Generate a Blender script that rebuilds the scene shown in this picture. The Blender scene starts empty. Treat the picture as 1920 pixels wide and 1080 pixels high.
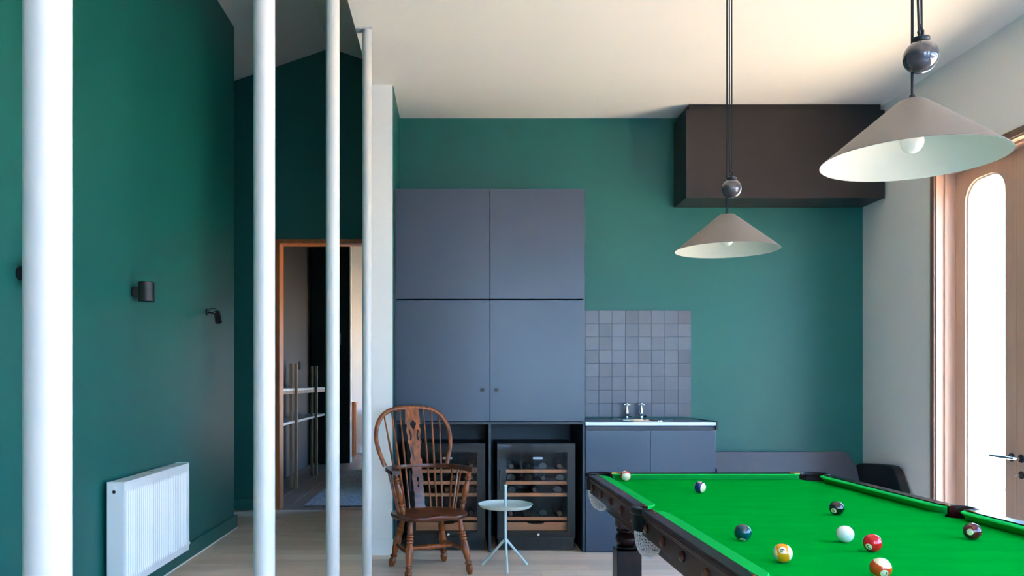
import bpy, bmesh, math, random
from mathutils import Vector, Matrix
random.seed(7)
PI = math.pi
S = bpy.context.scene
COL = S.collection

# ------------------------------------------------------------------ camera
F = 1500.0                                   # focal length in px of the 1920 frame
VPX, VPY, EYE = 850.0, 718.0, 1.30           # vanishing point in px, eye height in m
cd = bpy.data.cameras.new('camera'); cam = bpy.data.objects.new('camera', cd); COL.objects.link(cam)
cd.sensor_fit = 'HORIZONTAL'; cd.sensor_width = 36.0; cd.lens = 36.0 * F / 1920
cd.shift_x = (960 - VPX) / 1920.0
cd.shift_y = (VPY - 540) / 1920.0
cd.clip_start = 0.05; cd.clip_end = 400
cam.location = (0, 0, EYE); cam.rotation_euler = (PI / 2, 0, 0)
S.camera = cam

# ------------------------------------------------------------------ sky, sun, exposure
W = bpy.data.worlds.new('sky'); S.world = W; W.use_nodes = True
wn = W.node_tree.nodes; wl = W.node_tree.links
for n in list(wn): wn.remove(n)
tcw = wn.new('ShaderNodeTexCoord'); sxw = wn.new('ShaderNodeSeparateXYZ'); wl.new(tcw.outputs['Generated'], sxw.inputs[0])
rmp = wn.new('ShaderNodeValToRGB'); wl.new(sxw.outputs['Z'], rmp.inputs[0])      # clear blue sky, paler towards the horizon
rmp.color_ramp.elements[0].position = 0.0; rmp.color_ramp.elements[0].color = (0.36, 0.64, 1.0, 1)
rmp.color_ramp.elements[1].position = 0.7; rmp.color_ramp.elements[1].color = (0.16, 0.42, 1.0, 1)
bgn = wn.new('ShaderNodeBackground'); bgn.inputs['Strength'].default_value = 12.0
wo = wn.new('ShaderNodeOutputWorld')
wl.new(rmp.outputs[0], bgn.inputs['Color']); wl.new(bgn.outputs[0], wo.inputs['Surface'])
sd = bpy.data.lights.new('sun', 'SUN'); sd.energy = 64.0; sd.angle = math.radians(0.6); sd.color = (1.0, 0.88, 0.72)
sun = bpy.data.objects.new('sun', sd); COL.objects.link(sun)
sun.rotation_euler = Vector((0.10, -0.57, -0.82)).to_track_quat('-Z', 'Y').to_euler()

def portal(name, loc, rot, w, h):
    l = bpy.data.lights.new(name, 'AREA'); l.shape = 'RECTANGLE'; l.size = w; l.size_y = h
    l.cycles.is_portal = True
    o = bpy.data.objects.new(name, l); COL.objects.link(o); o.location = loc; o.rotation_euler = rot
    return o

vs = S.view_settings
S.display_settings.display_device = 'sRGB'
vs.view_transform = 'Standard'; vs.look = 'None'; vs.gamma = 1.0; vs.use_curve_mapping = False
vs.exposure = 0.75
cy = S.cycles
cy.max_bounces = 10; cy.diffuse_bounces = 7; cy.glossy_bounces = 4; cy.transmission_bounces = 6; cy.transparent_max_bounces = 12
cy.caustics_reflective = False; cy.caustics_refractive = False; cy.sample_clamp_indirect = 0.0

# ------------------------------------------------------------------ materials
def lin(c):
    return tuple((x / 12.92 if x <= 0.04045 else ((x + 0.055) / 1.055) ** 2.4) for x in [v / 255.0 for v in c])
def mat(name, rgb, rough=0.5, metal=0.0, spec=0.5, vary=0.0, scale=8.0, stretch=(1, 1, 1), bump=0.0, coat=0.0, rnd=0.0, rgb2=None, coords='Object', bumpscale=None):
    m = bpy.data.materials.new(name); m.use_nodes = True
    nt = m.node_tree; N = nt.nodes; L = nt.links
    b = N['Principled BSDF']
    c = lin(rgb) + (1,)
    b.inputs['Base Color'].default_value = c
    b.inputs['Roughness'].default_value = rough; b.inputs['Metallic'].default_value = metal
    b.inputs['Specular IOR Level'].default_value = spec
    b.inputs['Coat Weight'].default_value = coat; b.inputs['Coat Roughness'].default_value = 0.08
    last = None
    if vary > 0 or bump > 0 or rgb2:
        tc = N.new('ShaderNodeTexCoord'); mp = N.new('ShaderNodeMapping'); mp.inputs['Scale'].default_value = stretch
        L.new(tc.outputs[coords], mp.inputs['Vector'])
        if rnd > 0:
            oi = N.new('ShaderNodeObjectInfo'); mu = N.new('ShaderNodeMath'); mu.operation = 'MULTIPLY'; mu.inputs[1].default_value = 37.0
            L.new(oi.outputs['Random'], mu.inputs[0]); cx = N.new('ShaderNodeCombineXYZ')
            for k in range(3): L.new(mu.outputs[0], cx.inputs[k])
            L.new(cx.outputs[0], mp.inputs['Location'])
        nz = N.new('ShaderNodeTexNoise'); nz.inputs['Scale'].default_value = scale; nz.inputs['Detail'].default_value = 5; nz.inputs['Roughness'].default_value = 0.6
        L.new(mp.outputs[0], nz.inputs['Vector'])
        mx = N.new('ShaderNodeMix'); mx.data_type = 'RGBA'
        rp = N.new('ShaderNodeMapRange'); rp.inputs['From Min'].default_value = 0.3; rp.inputs['From Max'].default_value = 0.7
        L.new(nz.outputs['Fac'], rp.inputs['Value']); L.new(rp.outputs[0], mx.inputs['Factor'])
        if rgb2: a, d = lin(rgb), lin(rgb2)
        else:
            a = tuple(x * (1 - vary) for x in c[:3]); d = tuple(min(1, x * (1 + vary)) for x in c[:3])
        mx.inputs['A'].default_value = a + (1,); mx.inputs['B'].default_value = d + (1,)
        last = mx.outputs['Result']
        if bump > 0:
            src = nz.outputs['Fac']
            if bumpscale:
                n2 = N.new('ShaderNodeTexNoise'); n2.inputs['Scale'].default_value = bumpscale; n2.inputs['Detail'].default_value = 3
                L.new(tc.outputs[coords], n2.inputs['Vector']); src = n2.outputs['Fac']
            bp = N.new('ShaderNodeBump'); bp.inputs['Strength'].default_value = bump; bp.inputs['Distance'].default_value = 0.004
            L.new(src, bp.inputs['Height']); L.new(bp.outputs[0], b.inputs['Normal'])
    if rnd > 0:
        oi = N.new('ShaderNodeObjectInfo'); mr = N.new('ShaderNodeMapRange')
        mr.inputs['To Min'].default_value = 1 - rnd; mr.inputs['To Max'].default_value = 1 + rnd
        L.new(oi.outputs['Random'], mr.inputs['Value'])
        hv = N.new('ShaderNodeHueSaturation'); L.new(mr.outputs[0], hv.inputs['Value'])
        if last: L.new(last, hv.inputs['Color'])
        else: hv.inputs['Color'].default_value = c
        last = hv.outputs[0]
    if last: L.new(last, b.inputs['Base Color'])
    return m
def pane_mat(name, tint, rough=0.0, ior=1.45, gain=1.0):
    m = bpy.data.materials.new(name); m.use_nodes = True; nt = m.node_tree; N = nt.nodes; L = nt.links
    for n in list(N): N.remove(n)
    o = N.new('ShaderNodeOutputMaterial'); t = N.new('ShaderNodeBsdfTransparent'); t.inputs[0].default_value = tint + (1,)
    g = N.new('ShaderNodeBsdfGlossy'); g.inputs['Roughness'].default_value = rough
    lw = N.new('ShaderNodeLayerWeight'); lw.inputs['Blend'].default_value = 0.5
    pw = N.new('ShaderNodeMath'); pw.operation = 'POWER'; pw.inputs[1].default_value = 5.0; L.new(lw.outputs['Facing'], pw.inputs[0])
    f0 = ((ior - 1) / (ior + 1)) ** 2
    fr = N.new('ShaderNodeMath'); fr.operation = 'MULTIPLY_ADD'; fr.inputs[1].default_value = (1 - f0) * gain; fr.inputs[2].default_value = f0 * gain; L.new(pw.outputs[0], fr.inputs[0])
    mx = N.new('ShaderNodeMixShader'); L.new(fr.outputs[0], mx.inputs[0]); L.new(t.outputs[0], mx.inputs[1]); L.new(g.outputs[0], mx.inputs[2])
    L.new(mx.outputs[0], o.inputs[0]); return m

M = {}
M['green'] = mat('green_wall_paint', (20, 97, 90), 0.44, spec=0.40, vary=0.05, scale=1.6, bump=0.04, bumpscale=260)
M['white'] = mat('white_wall_paint', (240, 238, 234), 0.6, vary=0.015, scale=2)
M['ceil'] = mat('white_ceiling_paint', (246, 240, 232), 0.85, vary=0.01, scale=2)
M['pole'] = mat('white_gloss_pole', (200, 199, 196), 0.28, vary=0.01, scale=3)
M['plank'] = mat('pale_oak_plank', (226, 196, 170), 0.42, vary=0, rgb2=(244, 224, 204), scale=5, stretch=(0.35, 9, 1), rnd=0.10, bump=0.03)
M['gap'] = mat('dark_joint', (74, 64, 56), 0.8)
M['lightjoint'] = mat('pale_joint', (176, 158, 142), 0.8, vary=0.05, scale=20)
M['brownplank'] = mat('brown_board', (104, 80, 66), 0.45, rgb2=(134, 106, 88), scale=5, stretch=(9, .35, 1), rnd=0.14)
M['rug'] = mat('grey_rug', (90, 80, 72), 0.95, rgb2=(172, 158, 146), scale=38, bump=0.9)
M['laminate'] = mat('charcoal_sky_tinted_laminate', (36, 56, 76), 0.30, spec=0.65, vary=0.03, scale=3)  # neutral charcoal with the blue sky reflection tinted into its base colour
M['carcass'] = mat('charcoal_panel', (44, 54, 64), 0.45, spec=0.5, vary=0.03, scale=4)
M['bulkhead'] = mat('dark_brown_panel', (42, 36, 34), 0.38, spec=0.4, vary=0.03, scale=3)
M['black'] = mat('black_plastic', (9, 9, 10), 0.4, vary=0.04, scale=6)
M['blackmetal'] = mat('black_metal', (26, 27, 29), 0.38, metal=0.2, vary=0.04, scale=10)
M['darkroom'] = mat('near_black_paint', (22, 22, 24), 0.6, vary=0.05, scale=3)
M['greyroom'] = mat('dark_grey_paint', (25, 24, 24), 0.6, vary=0.03, scale=3)
M['tile'] = mat('blue_grey_tile', (84, 90, 100), 0.3, vary=0.05, scale=9, rnd=0.20)
M['grout'] = mat('grey_grout', (88, 86, 86), 0.85, vary=0.05, scale=30)
M['steel'] = mat('brushed_steel', (168, 171, 174), 0.34, metal=1.0, vary=0.02, scale=30)
M['chrome'] = mat('chrome', (226, 228, 230), 0.06, metal=1.0, vary=0.005, scale=20)
M['brass'] = mat('brass', (196, 158, 92), 0.25, metal=1.0, vary=0.08, scale=30)
M['chairwood'] = mat('chestnut_wood', (178, 92, 34), 0.32, rgb2=(62, 27, 10), scale=7, stretch=(5, 5, 1.1), coat=0.25, spec=0.4)
M['chairdark'] = mat('dark_chestnut_wood', (112, 54, 24), 0.32, rgb2=(60, 27, 13), scale=6, stretch=(1.2, 5, 5), coat=0.25, spec=0.4)
M['mahogany'] = mat('mahogany', (50, 21, 16), 0.24, rgb2=(30, 12, 10), scale=5, stretch=(5, .8, 5), coat=0.0, spec=0.2)
M['stud'] = mat('reddish_stud', (96, 40, 26), 0.25, vary=0.1, scale=20, coat=0.4)
M['cloth'] = mat('green_baize', (0, 158, 50), 1.0, spec=0.0, vary=0.06, scale=5, stretch=(1, 3, 1), bump=0.12, bumpscale=700)
M['cushioncloth'] = mat('cushion_baize', (28, 186, 84), 1.0, spec=0.0, vary=0.04, scale=8, bump=0.1, bumpscale=700)
M['leather'] = mat('dark_leather', (26, 18, 17), 0.45, spec=0.3, vary=0.15, scale=60, bump=0.1)
M['net'] = mat('white_cotton', (222, 222, 226), 0.9, vary=0.03, scale=90, bump=0.2)
M['taupe'] = mat('taupe_shade', (122, 112, 104), 0.5, metal=0.15, vary=0.03, scale=60, bump=0.06)
M['shadewhite'] = mat('white_shade_lining', (222, 220, 214), 0.55, vary=0.01, scale=10)
M['cord'] = mat('black_cord', (22, 21, 22), 0.7, vary=0.1, scale=200)
M['ceramic'] = mat('grey_glazed_ceramic', (64, 58, 62), 0.07, vary=0.12, scale=5, coat=1.0)
M['bulb'] = mat('opal_glass', (250, 247, 240), 0.18, vary=0.005, scale=10)
M['radwhite'] = mat('white_enamel', (236, 240, 243), 0.3, vary=0.01, scale=5)
M['mint'] = mat('pale_mint_enamel', (198, 216, 214), 0.4, vary=0.015, scale=8)
M['timber'] = mat('pink_brown_timber', (214, 178, 156), 0.5, rgb2=(204, 166, 142), scale=4, stretch=(6, 6, .5))
M['timbershade'] = mat('shaded_timber', (136, 106, 90), 0.5, rgb2=(120, 92, 78), scale=4, stretch=(6, 6, .5))  # darker copy of the door timber, architrave's room-side shade put into the colour
M['doorwood'] = mat('orange_brown_timber', (190, 116, 60), 0.4, rgb2=(150, 84, 40), scale=4, stretch=(6, 6, .6))
M['oakshelf'] = mat('beech_shelf', (206, 148, 108), 0.5, rgb2=(176, 120, 84), scale=5, stretch=(.6, 5, 6))
M['postwood'] = mat('oak_post', (164, 122, 92), 0.5, rgb2=(130, 94, 68), scale=5, stretch=(6, 6, .6))
M['marble'] = mat('white_marble', (214, 212, 208), 0.3, rgb2=(168, 166, 164), scale=6)
M['sofa'] = mat('charcoal_leather', (64, 66, 74), 0.42, vary=0.06, scale=12, bump=0.04)
M['sofadark'] = mat('black_leather', (26, 26, 29), 0.45, vary=0.06, scale=12, bump=0.04)
M['bottle'] = mat('dark_bottle_glass', (24, 30, 22), 0.08, vary=0.05, scale=6, coat=0.6)
M['foil'] = mat('bottle_foil', (92, 70, 50), 0.35, metal=0.5, vary=0.1, scale=20)
M['paving'] = mat('pale_gravel', (238, 214, 180), 0.9, rgb2=(220, 196, 162), scale=2)
M['slate'] = mat('added_blue_paving', (84, 104, 130), 0.8, rgb2=(70, 88, 112), scale=2)
M['outwhite'] = mat('white_weatherboard', (228, 226, 220), 0.7, vary=0.02, scale=2)
M['leaf'] = mat('grey_green_leaf', (120, 140, 96), 0.7, rgb2=(160, 172, 128), scale=3)
M['bark'] = mat('pale_bark', (170, 158, 142), 0.8, vary=0.1, scale=6)
M['glass'] = pane_mat('clear_pane', (0.97, 0.98, 0.97))
M['smoked'] = pane_mat('smoked_pane', (0.93, 0.91, 0.89), 0.01, 1.5, 0.22)

# ------------------------------------------------------------------ mesh helpers
class MB:
    def __init__(s): s.v = []; s.f = []; s.m = []; s.mi = 0
    def add(s, vs_, fs_):
        o = len(s.v); s.v += [tuple(p) for p in vs_]
        for f in fs_: s.f.append(tuple(i + o for i in f)); s.m.append(s.mi)
        return s
    def box(s, x0, x1, y0, y1, z0, z1):
        return s.add([(x0, y0, z0), (x1, y0, z0), (x1, y1, z0), (x0, y1, z0), (x0, y0, z1), (x1, y0, z1), (x1, y1, z1), (x0, y1, z1)],
                     [(0, 3, 2, 1), (4, 5, 6, 7), (0, 1, 5, 4), (1, 2, 6, 5), (2, 3, 7, 6), (3, 0, 4, 7)])
    def prism(s, poly, axis, a, b):
        """poly: 2-D points; axis: extrusion axis (0,1,2)"""
        n = len(poly)
        def P(p, t):
            if axis == 0: return (t, p[0], p[1])
            if axis == 1: return (p[0], t, p[1])
            return (p[0], p[1], t)
        vs_ = [P(p, a) for p in poly] + [P(p, b) for p in poly]
        fs_ = [tuple(range(n)), tuple(reversed(range(n, 2 * n)))] + [(i, i + n, (i + 1) % n + n, (i + 1) % n) for i in range(n)]
        return s.add(vs_, fs_)
    def lathe(s, prof, p0=(0, 0, 0), p1=None, seg=20, cap=True):
        """prof: (t, r). With p1: t in 0..1 between p0 and p1; otherwise t is metres along z from p0."""
        p0 = Vector(p0)
        if p1 is None: d = Vector((0, 0, 1)); Ln = 1.0
        else:
            d = Vector(p1) - p0; Ln = d.length; d.normalize()
        q = d.to_track_quat('Z', 'Y'); ex = q @ Vector((1, 0, 0)); ey = q @ Vector((0, 1, 0))
        vs_ = []; fs_ = []
        for t, r in prof:
            c = p0 + d * (t * Ln)
            for k in range(seg):
                a = 2 * PI * k / seg; vs_.append(c + ex * (r * math.cos(a)) + ey * (r * math.sin(a)))
        n = len(prof)
        for i in range(n - 1):
            for k in range(seg):
                k2 = (k + 1) % seg
                fs_.append((i * seg + k, i * seg + k2, (i + 1) * seg + k2, (i + 1) * seg + k))
        if cap:
            fs_.append(tuple(reversed(range(seg)))); fs_.append(tuple((n - 1) * seg + k for k in range(seg)))
        return s.add(vs_, fs_)
    def tube(s, pts, r, seg=10, flat=None, cap=True):
        """pts: 3-D points; r: radius or list; flat=(a,b): elliptical section (a along the binormal, b along z)"""
        pts = [Vector(p) for p in pts]; n = len(pts); vs_ = []; fs_ = []
        for i, p in enumerate(pts):
            t = (pts[min(i + 1, n - 1)] - pts[max(i - 1, 0)]).normalized()
            up = Vector((0, 0, 1)) if abs(t.z) < 0.95 else Vector((0, 1, 0))
            ex = t.cross(up).normalized(); ey = ex.cross(t).normalized()
            rr = r[i] if isinstance(r, (list, tuple)) else r
            for k in range(seg):
                a = 2 * PI * k / seg
                if flat: vs_.append(p + ex * (flat[0] * math.cos(a)) + ey * (flat[1] * math.sin(a)))
                else: vs_.append(p + ex * (rr * math.cos(a)) + ey * (rr * math.sin(a)))
        for i in range(n - 1):
            for k in range(seg):
                k2 = (k + 1) % seg
                fs_.append((i * seg + k, i * seg + k2, (i + 1) * seg + k2, (i + 1) * seg + k))
        if cap:
            fs_.append(tuple(reversed(range(seg)))); fs_.append(tuple((n - 1) * seg + k for k in range(seg)))
        return s.add(vs_, fs_)
    def grid(s, rows, closed_u=False):
        nu = len(rows[0]); vs_ = [p for r in rows for p in r]; fs_ = []
        for i in range(len(rows) - 1):
            for k in range(nu if closed_u else nu - 1):
                k2 = (k + 1) % nu
                fs_.append((i * nu + k, i * nu + k2, (i + 1) * nu + k2, (i + 1) * nu + k))
        return s.add(vs_, fs_)

def link(o, parent=None):
    COL.objects.link(o)
    if parent is not None: o.parent = parent
    return o
def wpos(o):
    p = Vector((0, 0, 0))
    while o is not None: p = p + Vector(o.location); o = o.parent
    return p
def mesh(name, mb, mats, smooth=False, bevel=0.0, angle=35, recalc=True, segs=2):
    me = bpy.data.meshes.new(name); me.from_pydata(mb.v, [], mb.f)
    mats = mats if isinstance(mats, (list, tuple)) else [mats]
    for m in mats: me.materials.append(M[m] if isinstance(m, str) else m)
    for p, i in zip(me.polygons, mb.m): p.material_index = i
    bm = bmesh.new(); bm.from_mesh(me)
    if recalc: bmesh.ops.recalc_face_normals(bm, faces=bm.faces)
    if bevel > 0:
        es = [e for e in bm.edges if len(e.link_faces) == 2 and e.calc_face_angle(0) > math.radians(angle)]
        bmesh.ops.bevel(bm, geom=es, offset=bevel, segments=segs, affect='EDGES', profile=0.6, clamp_overlap=True)
    if smooth:
        for f in bm.faces: f.smooth = True
        for e in bm.edges:
            if len(e.link_faces) == 2 and e.calc_face_angle(0) > math.radians(angle): e.smooth = False
    bm.to_mesh(me); bm.free(); me.update()
    return me
def part(name, mb, mats, parent=None, local=False, origin=None, **kw):
    """One mesh object. Vertices are in world space unless local; made relative to the parent's place."""
    off = Vector((0, 0, 0))
    if not local:
        off = wpos(parent) if parent is not None else Vector((0, 0, 0))
        if parent is None:
            if origin is None:
                xs = [p[0] for p in mb.v]; ys = [p[1] for p in mb.v]; zs = [p[2] for p in mb.v]
                origin = ((min(xs) + max(xs)) / 2, (min(ys) + max(ys)) / 2, min(zs))
            off = Vector(origin)
        mb.v = [tuple(Vector(p) - off) for p in mb.v]
    o = bpy.data.objects.new(name, mesh(name, mb, mats, **kw))
    if parent is None and not local: o.location = off
    return link(o, parent)
def tag(o, label, cat=None, group=None, kind=None):
    o['label'] = label
    if cat: o['category'] = cat
    if group: o['group'] = group
    if kind: o['kind'] = kind
    return o
def thing(name, loc, label, cat, group=None, rotz=0.0):
    o = bpy.data.objects.new(name, None); o.empty_display_size = 0.05
    o.location = loc; o.rotation_euler = (0, 0, rotz); link(o); return tag(o, label, cat, group)
def struct(name, mb, mats, label, cat, parent=None, **kw):
    o = part(name, mb, mats, parent, **kw)
    if parent is None: tag(o, label, cat, kind='structure')
    return o
def curve_plate(splines, th):
    """flat plate with holes from closed 2-D outlines (first is the outside) -> MB in the xy plane, thickness along z"""
    cu = bpy.data.curves.new('tmp', 'CURVE'); cu.dimensions = '2D'; cu.fill_mode = 'BOTH'; cu.extrude = th / 2
    for sp in splines:
        s_ = cu.splines.new('POLY'); s_.points.add(len(sp) - 1)
        for p, q in zip(s_.points, sp): p.co = (q[0], q[1], 0, 1)
        s_.use_cyclic_u = True
    o = bpy.data.objects.new('tmp', cu); COL.objects.link(o)
    dg = bpy.context.evaluated_depsgraph_get(); me = bpy.data.meshes.new_from_object(o.evaluated_get(dg))
    bm = bmesh.new(); bm.from_mesh(me); bmesh.ops.remove_doubles(bm, verts=bm.verts, dist=1e-5); bm.to_mesh(me); bm.free()
    mb = MB(); mb.add([tuple(v.co) for v in me.vertices], [tuple(p.vertices) for p in me.polygons])
    bpy.data.objects.remove(o); bpy.data.curves.remove(cu); bpy.data.meshes.remove(me)
    return mb
def text_mesh(body, size):
    cu = bpy.data.curves.new('tmp', 'FONT'); cu.body = body; cu.size = size; cu.align_x = 'CENTER'; cu.align_y = 'CENTER'; cu.offset = size * 0.015
    o = bpy.data.objects.new('tmp', cu); COL.objects.link(o)
    dg = bpy.context.evaluated_depsgraph_get(); me = bpy.data.meshes.new_from_object(o.evaluated_get(dg))
    mb = MB(); mb.add([tuple(v.co) for v in me.vertices], [tuple(p.vertices) for p in me.polygons])
    bpy.data.objects.remove(o); bpy.data.curves.remove(cu); bpy.data.meshes.remove(me)
    return mb

# ------------------------------------------------------------------ main dimensions
CEIL = 3.55; YB = 6.80; XR = 3.48; XL = -1.965; YREAR = -1.5
NIB0, NIB1, YN = -0.617, -0.455, 6.045
YH = 8.20                                       # far hall wall with the doorway
RIDX, RIDZ, SLP = -1.26, 4.73, 0.34             # ridge of the hall vault
def vz(x): return RIDZ - SLP * abs(x - RIDX)

# ---- floor of pale planks (boards run across)
fl = struct('floor', MB().box(-3.4, 3.70, YREAR, YH + 0.02, -0.14, -0.006), 'gap', 'pale timber plank floor running from the poles to the cabinets', 'floor')
PWD = 0.172; row = 0; y = YREAR
plank_mesh = {}
while y < YH - 0.01:
    y1 = min(y + PWD, YH)
    x = -3.4; first = True
    while x < 3.47:
        ln = (1.1 + 0.9 * ((row * 37) % 5) / 5) if first else 2.9
        first = False
        x1 = min(x + ln, 3.48)
        if x1 - x > 0.02:
            key = (round(x1 - x, 3), round(y1 - y, 3))
            if key not in plank_mesh:
                mb = MB().box(0, key[0] - 0.0015, 0, key[1] - 0.002, -0.012, 0)
                plank_mesh[key] = mesh('plank', mb, 'plank')
            o = bpy.data.objects.new('plank', plank_mesh[key]); o.location = Vector((x, y, 0)) - fl.location; link(o, fl)
        x = x1
    y = y1; row += 1

# ---- walls
struct('wall_back', MB().box(NIB1 - 0.05, XR + 0.2, YB, YB + 0.18, 0, CEIL), 'green', 'teal green wall behind the tall cabinet and sink', 'wall')
# right wall with French door openings
D_Y0, D_Y1, D_Z = 4.467, 5.77, 2.822
D2_Y0, D2_Y1 = -1.25, 2.67
mb = MB()
T = 0.20
mb.box(XR, XR + T, D_Y1, YB + 0.18, 0, CEIL + 0.3).box(XR, XR + T, D2_Y1, D_Y0, 0, CEIL + 0.3).box(XR, XR + T, YREAR - 0.2, D2_Y0, 0, CEIL + 0.3)
mb.box(XR, XR + T, D_Y0, D_Y1, D_Z, CEIL + 0.3).box(XR, XR + T, D2_Y0, D2_Y1, D_Z, CEIL + 0.3)
struct('wall_right', mb, 'white', 'white wall on the right around the glazed timber doors', 'wall')
struct('wall_left', MB().box(XL - 0.45, XL, YREAR - 0.2, 7.17, 0, vz(XL) - 0.003), 'green', 'dark green wall on the left with the radiator and lamps', 'wall')
# far hall wall with doorway
DX0, DX1, DZ = -1.79, -0.80, 2.74
mb = MB().box(-3.6, DX0, YH, YH + 0.16, 0, 3.95).box(DX1, 0.2, YH, YH + 0.16, 0, 3.95).box(DX0, DX1, YH, YH + 0.16, DZ, 3.95)
mb.prism([(-3.6, 3.95), (NIB1 + 0.02, 3.95), (NIB1 + 0.02, vz(NIB1)), (RIDX, RIDZ), (-3.6, vz(-3.6))], 1, YH, YH + 0.16)
struct('wall_hall', mb, 'green', 'dark green gabled wall at the end of the hall around the timber doorway', 'wall')
struct('wall_recess', MB().box(-3.6, -3.4, 7.0, YH, 0, 4.12).box(-3.4, XL - 0.44, 7.0, 7.16, 0, 4.08).prism([(-3.4, 4.08), (XL - 0.44, 4.08), (XL - 0.44, vz(XL - 0.44) + .05), (-3.4, vz(-3.4) + .05)], 1, 7.0, 7.16), 'green', 'dark green side recess of the hall beyond the left wall', 'wall')
# white nib wall between room and hall (its room side is green)
mb = MB().box(NIB0, NIB1 - 0.004, YN, YH, 0, CEIL); mb.mi = 1; mb.box(NIB1 - 0.004, NIB1, YN + 0.003, YB + 0.1, 0, CEIL)
struct('wall_nib', mb, ['white', 'green'], 'narrow white wall end between the hall and the tall cabinet', 'wall')
# rear wall with windows (behind the camera)
R_OP = [(0.55, 1.60), (2.15, 3.20)]; R_Z0, R_Z1 = 0.05, 3.1
mb = MB(); xs = [XL - 0.45] + [v for p in R_OP for v in p] + [XR + 0.2]
for a, b in zip(xs[0::2], xs[1::2]): mb.box(a, b, YREAR - 0.2, YREAR, 0, 4.9)
for a, b in R_OP: mb.box(a, b, YREAR - 0.2, YREAR, R_Z1, 4.9).box(a, b, YREAR - 0.2, YREAR, 0, R_Z0)
struct('wall_rear', mb, 'white', 'white rear wall with tall windows', 'wall')
# ceilings
struct('ceiling', MB().box(-0.622, XR + 0.2, YREAR - 0.2, YB + 0.18, CEIL, CEIL + 0.28), 'ceil', 'flat white ceiling above the pool table', 'ceiling')
struct('wall_upper', MB().prism([(-0.622, CEIL + 0.2), (-0.50, CEIL + 0.2), (-0.50, vz(-0.5) + 0.1), (-0.622, vz(-0.622) - 0.003)], 1, YREAR - 0.2, YH).box(-0.617, -0.5, YB + 0.1, YH, CEIL, CEIL + 0.25), 'white', 'white upper wall between the flat ceiling and the hall vault', 'wall')
mb = MB().prism([(RIDX, RIDZ), (-0.40, vz(-0.40)), (-0.40, vz(-0.40) + 0.25), (RIDX, RIDZ + 0.25)], 1, YREAR - 0.2, YH + 0.16)
mb.prism([(RIDX, RIDZ), (RIDX, RIDZ + 0.25), (-3.6, vz(-3.6) + 0.25), (-3.6, vz(-3.6))], 1, YREAR - 0.2, YH + 0.16)
struct('ceiling_hall', mb, 'ceil', 'shaded white vaulted ceiling over the hall', 'ceiling')
# baseboards
mb = MB().box(XL, XL + 0.024, YREAR, 7.19, 0.008, 0.118).box(XL - 0.3, XL + 0.024, 7.171, 7.19, 0.008, 0.118)
struct('baseboard_left', mb, 'green', 'green baseboard along the left wall', 'baseboard', bevel=0.002)
struct('trim_1', MB().box(XL, XL + 0.027, YREAR, 7.193, 0, 0.008), 'white', 'thin white bead where the left baseboard meets the floor', 'trim')
mb = MB().box(-3.3, DX0 - 0.045, YH - 0.02, YH, 0.008, 0.118).box(DX1 + 0.045, NIB0, YH - 0.02, YH, 0.008, 0.118)
struct('baseboard_hall', mb, 'green', 'green baseboard beside the timber doorway', 'baseboard', bevel=0.002)
struct('baseboard_nib', MB().box(NIB0 - 0.004, NIB1 + 0.0, YN - 0.012, YN, 0.0, 0.122), 'white', 'white baseboard on the narrow wall end', 'baseboard', bevel=0.002)

# ---- doorway frame in hall
mb = MB().box(DX0 - 0.03, DX0 + 0.012, YH - 0.022, YH + 0.18, 0, DZ + 0.03).box(DX1 - 0.012, DX1 + 0.03, YH - 0.022, YH + 0.18, 0, DZ + 0.03)
mb.box(DX0 + 0.012, DX1 - 0.012, YH - 0.022, YH + 0.18, DZ - 0.012, DZ + 0.03)
struct('trim_2', mb, 'doorwood', 'orange brown timber frame of the hall doorway', 'door frame', bevel=0.002)

# ---- French doors in the right wall
def rounded_hole(y0, y1, z0, z1, r, n=10):
    pts = [(y0, z0), (y1, z0)]
    pts += [(y1 - r + r * math.cos(a), z1 - r + r * math.sin(a)) for a in [PI / 2 * k / n for k in range(n + 1)]]
    pts += [(y0 + r - r * math.sin(a), z1 - r + r * math.cos(a)) for a in [PI / 2 * k / n for k in range(n + 1)]]
    return pts
def to_x(mb, xc):        # plate in xy -> plate in the y-z plane at x = xc
    mb.v = [(xc + p[2], p[0], p[1]) for p in mb.v]; return mb
def to_y(mb, yc):        # plate in xy -> plate in the x-z plane at y = yc
    mb.v = [(p[0], yc + p[2], p[1]) for p in mb.v]; return mb
DXP = XR + 0.125          # room face of the leaves
def door_lining(name, y0, y1, label):
    mb = MB()
    for (a, s) in ((y0, 1), (y1, -1)):          # jambs in two steps
        e = sorted((a, a + s * 0.010)); mb.box(XR - 0.002, XR + T, e[0], e[1], 0, D_Z)
        e = sorted((a, a + s * 0.024)); mb.box(XR + 0.052, XR + T, e[0], e[1], 0, D_Z - 0.010)
    mb.box(XR - 0.002, XR + T, y0, y1, D_Z - 0.010, D_Z).box(XR + 0.052, XR + T, y0, y1, D_Z - 0.024, D_Z - 0.010)
    o = struct(name, mb, 'timber', label, 'door frame', bevel=0.0015)
    mb = MB().box(XR - 0.016, XR, y0 - 0.045, y0, 0, D_Z + 0.045).box(XR - 0.016, XR, y1, y1 + 0.045, 0, D_Z + 0.045).box(XR - 0.016, XR, y0, y1, D_Z, D_Z + 0.045)
    part('architrave', mb, 'timbershade', o, bevel=0.002)
    return o
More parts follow.
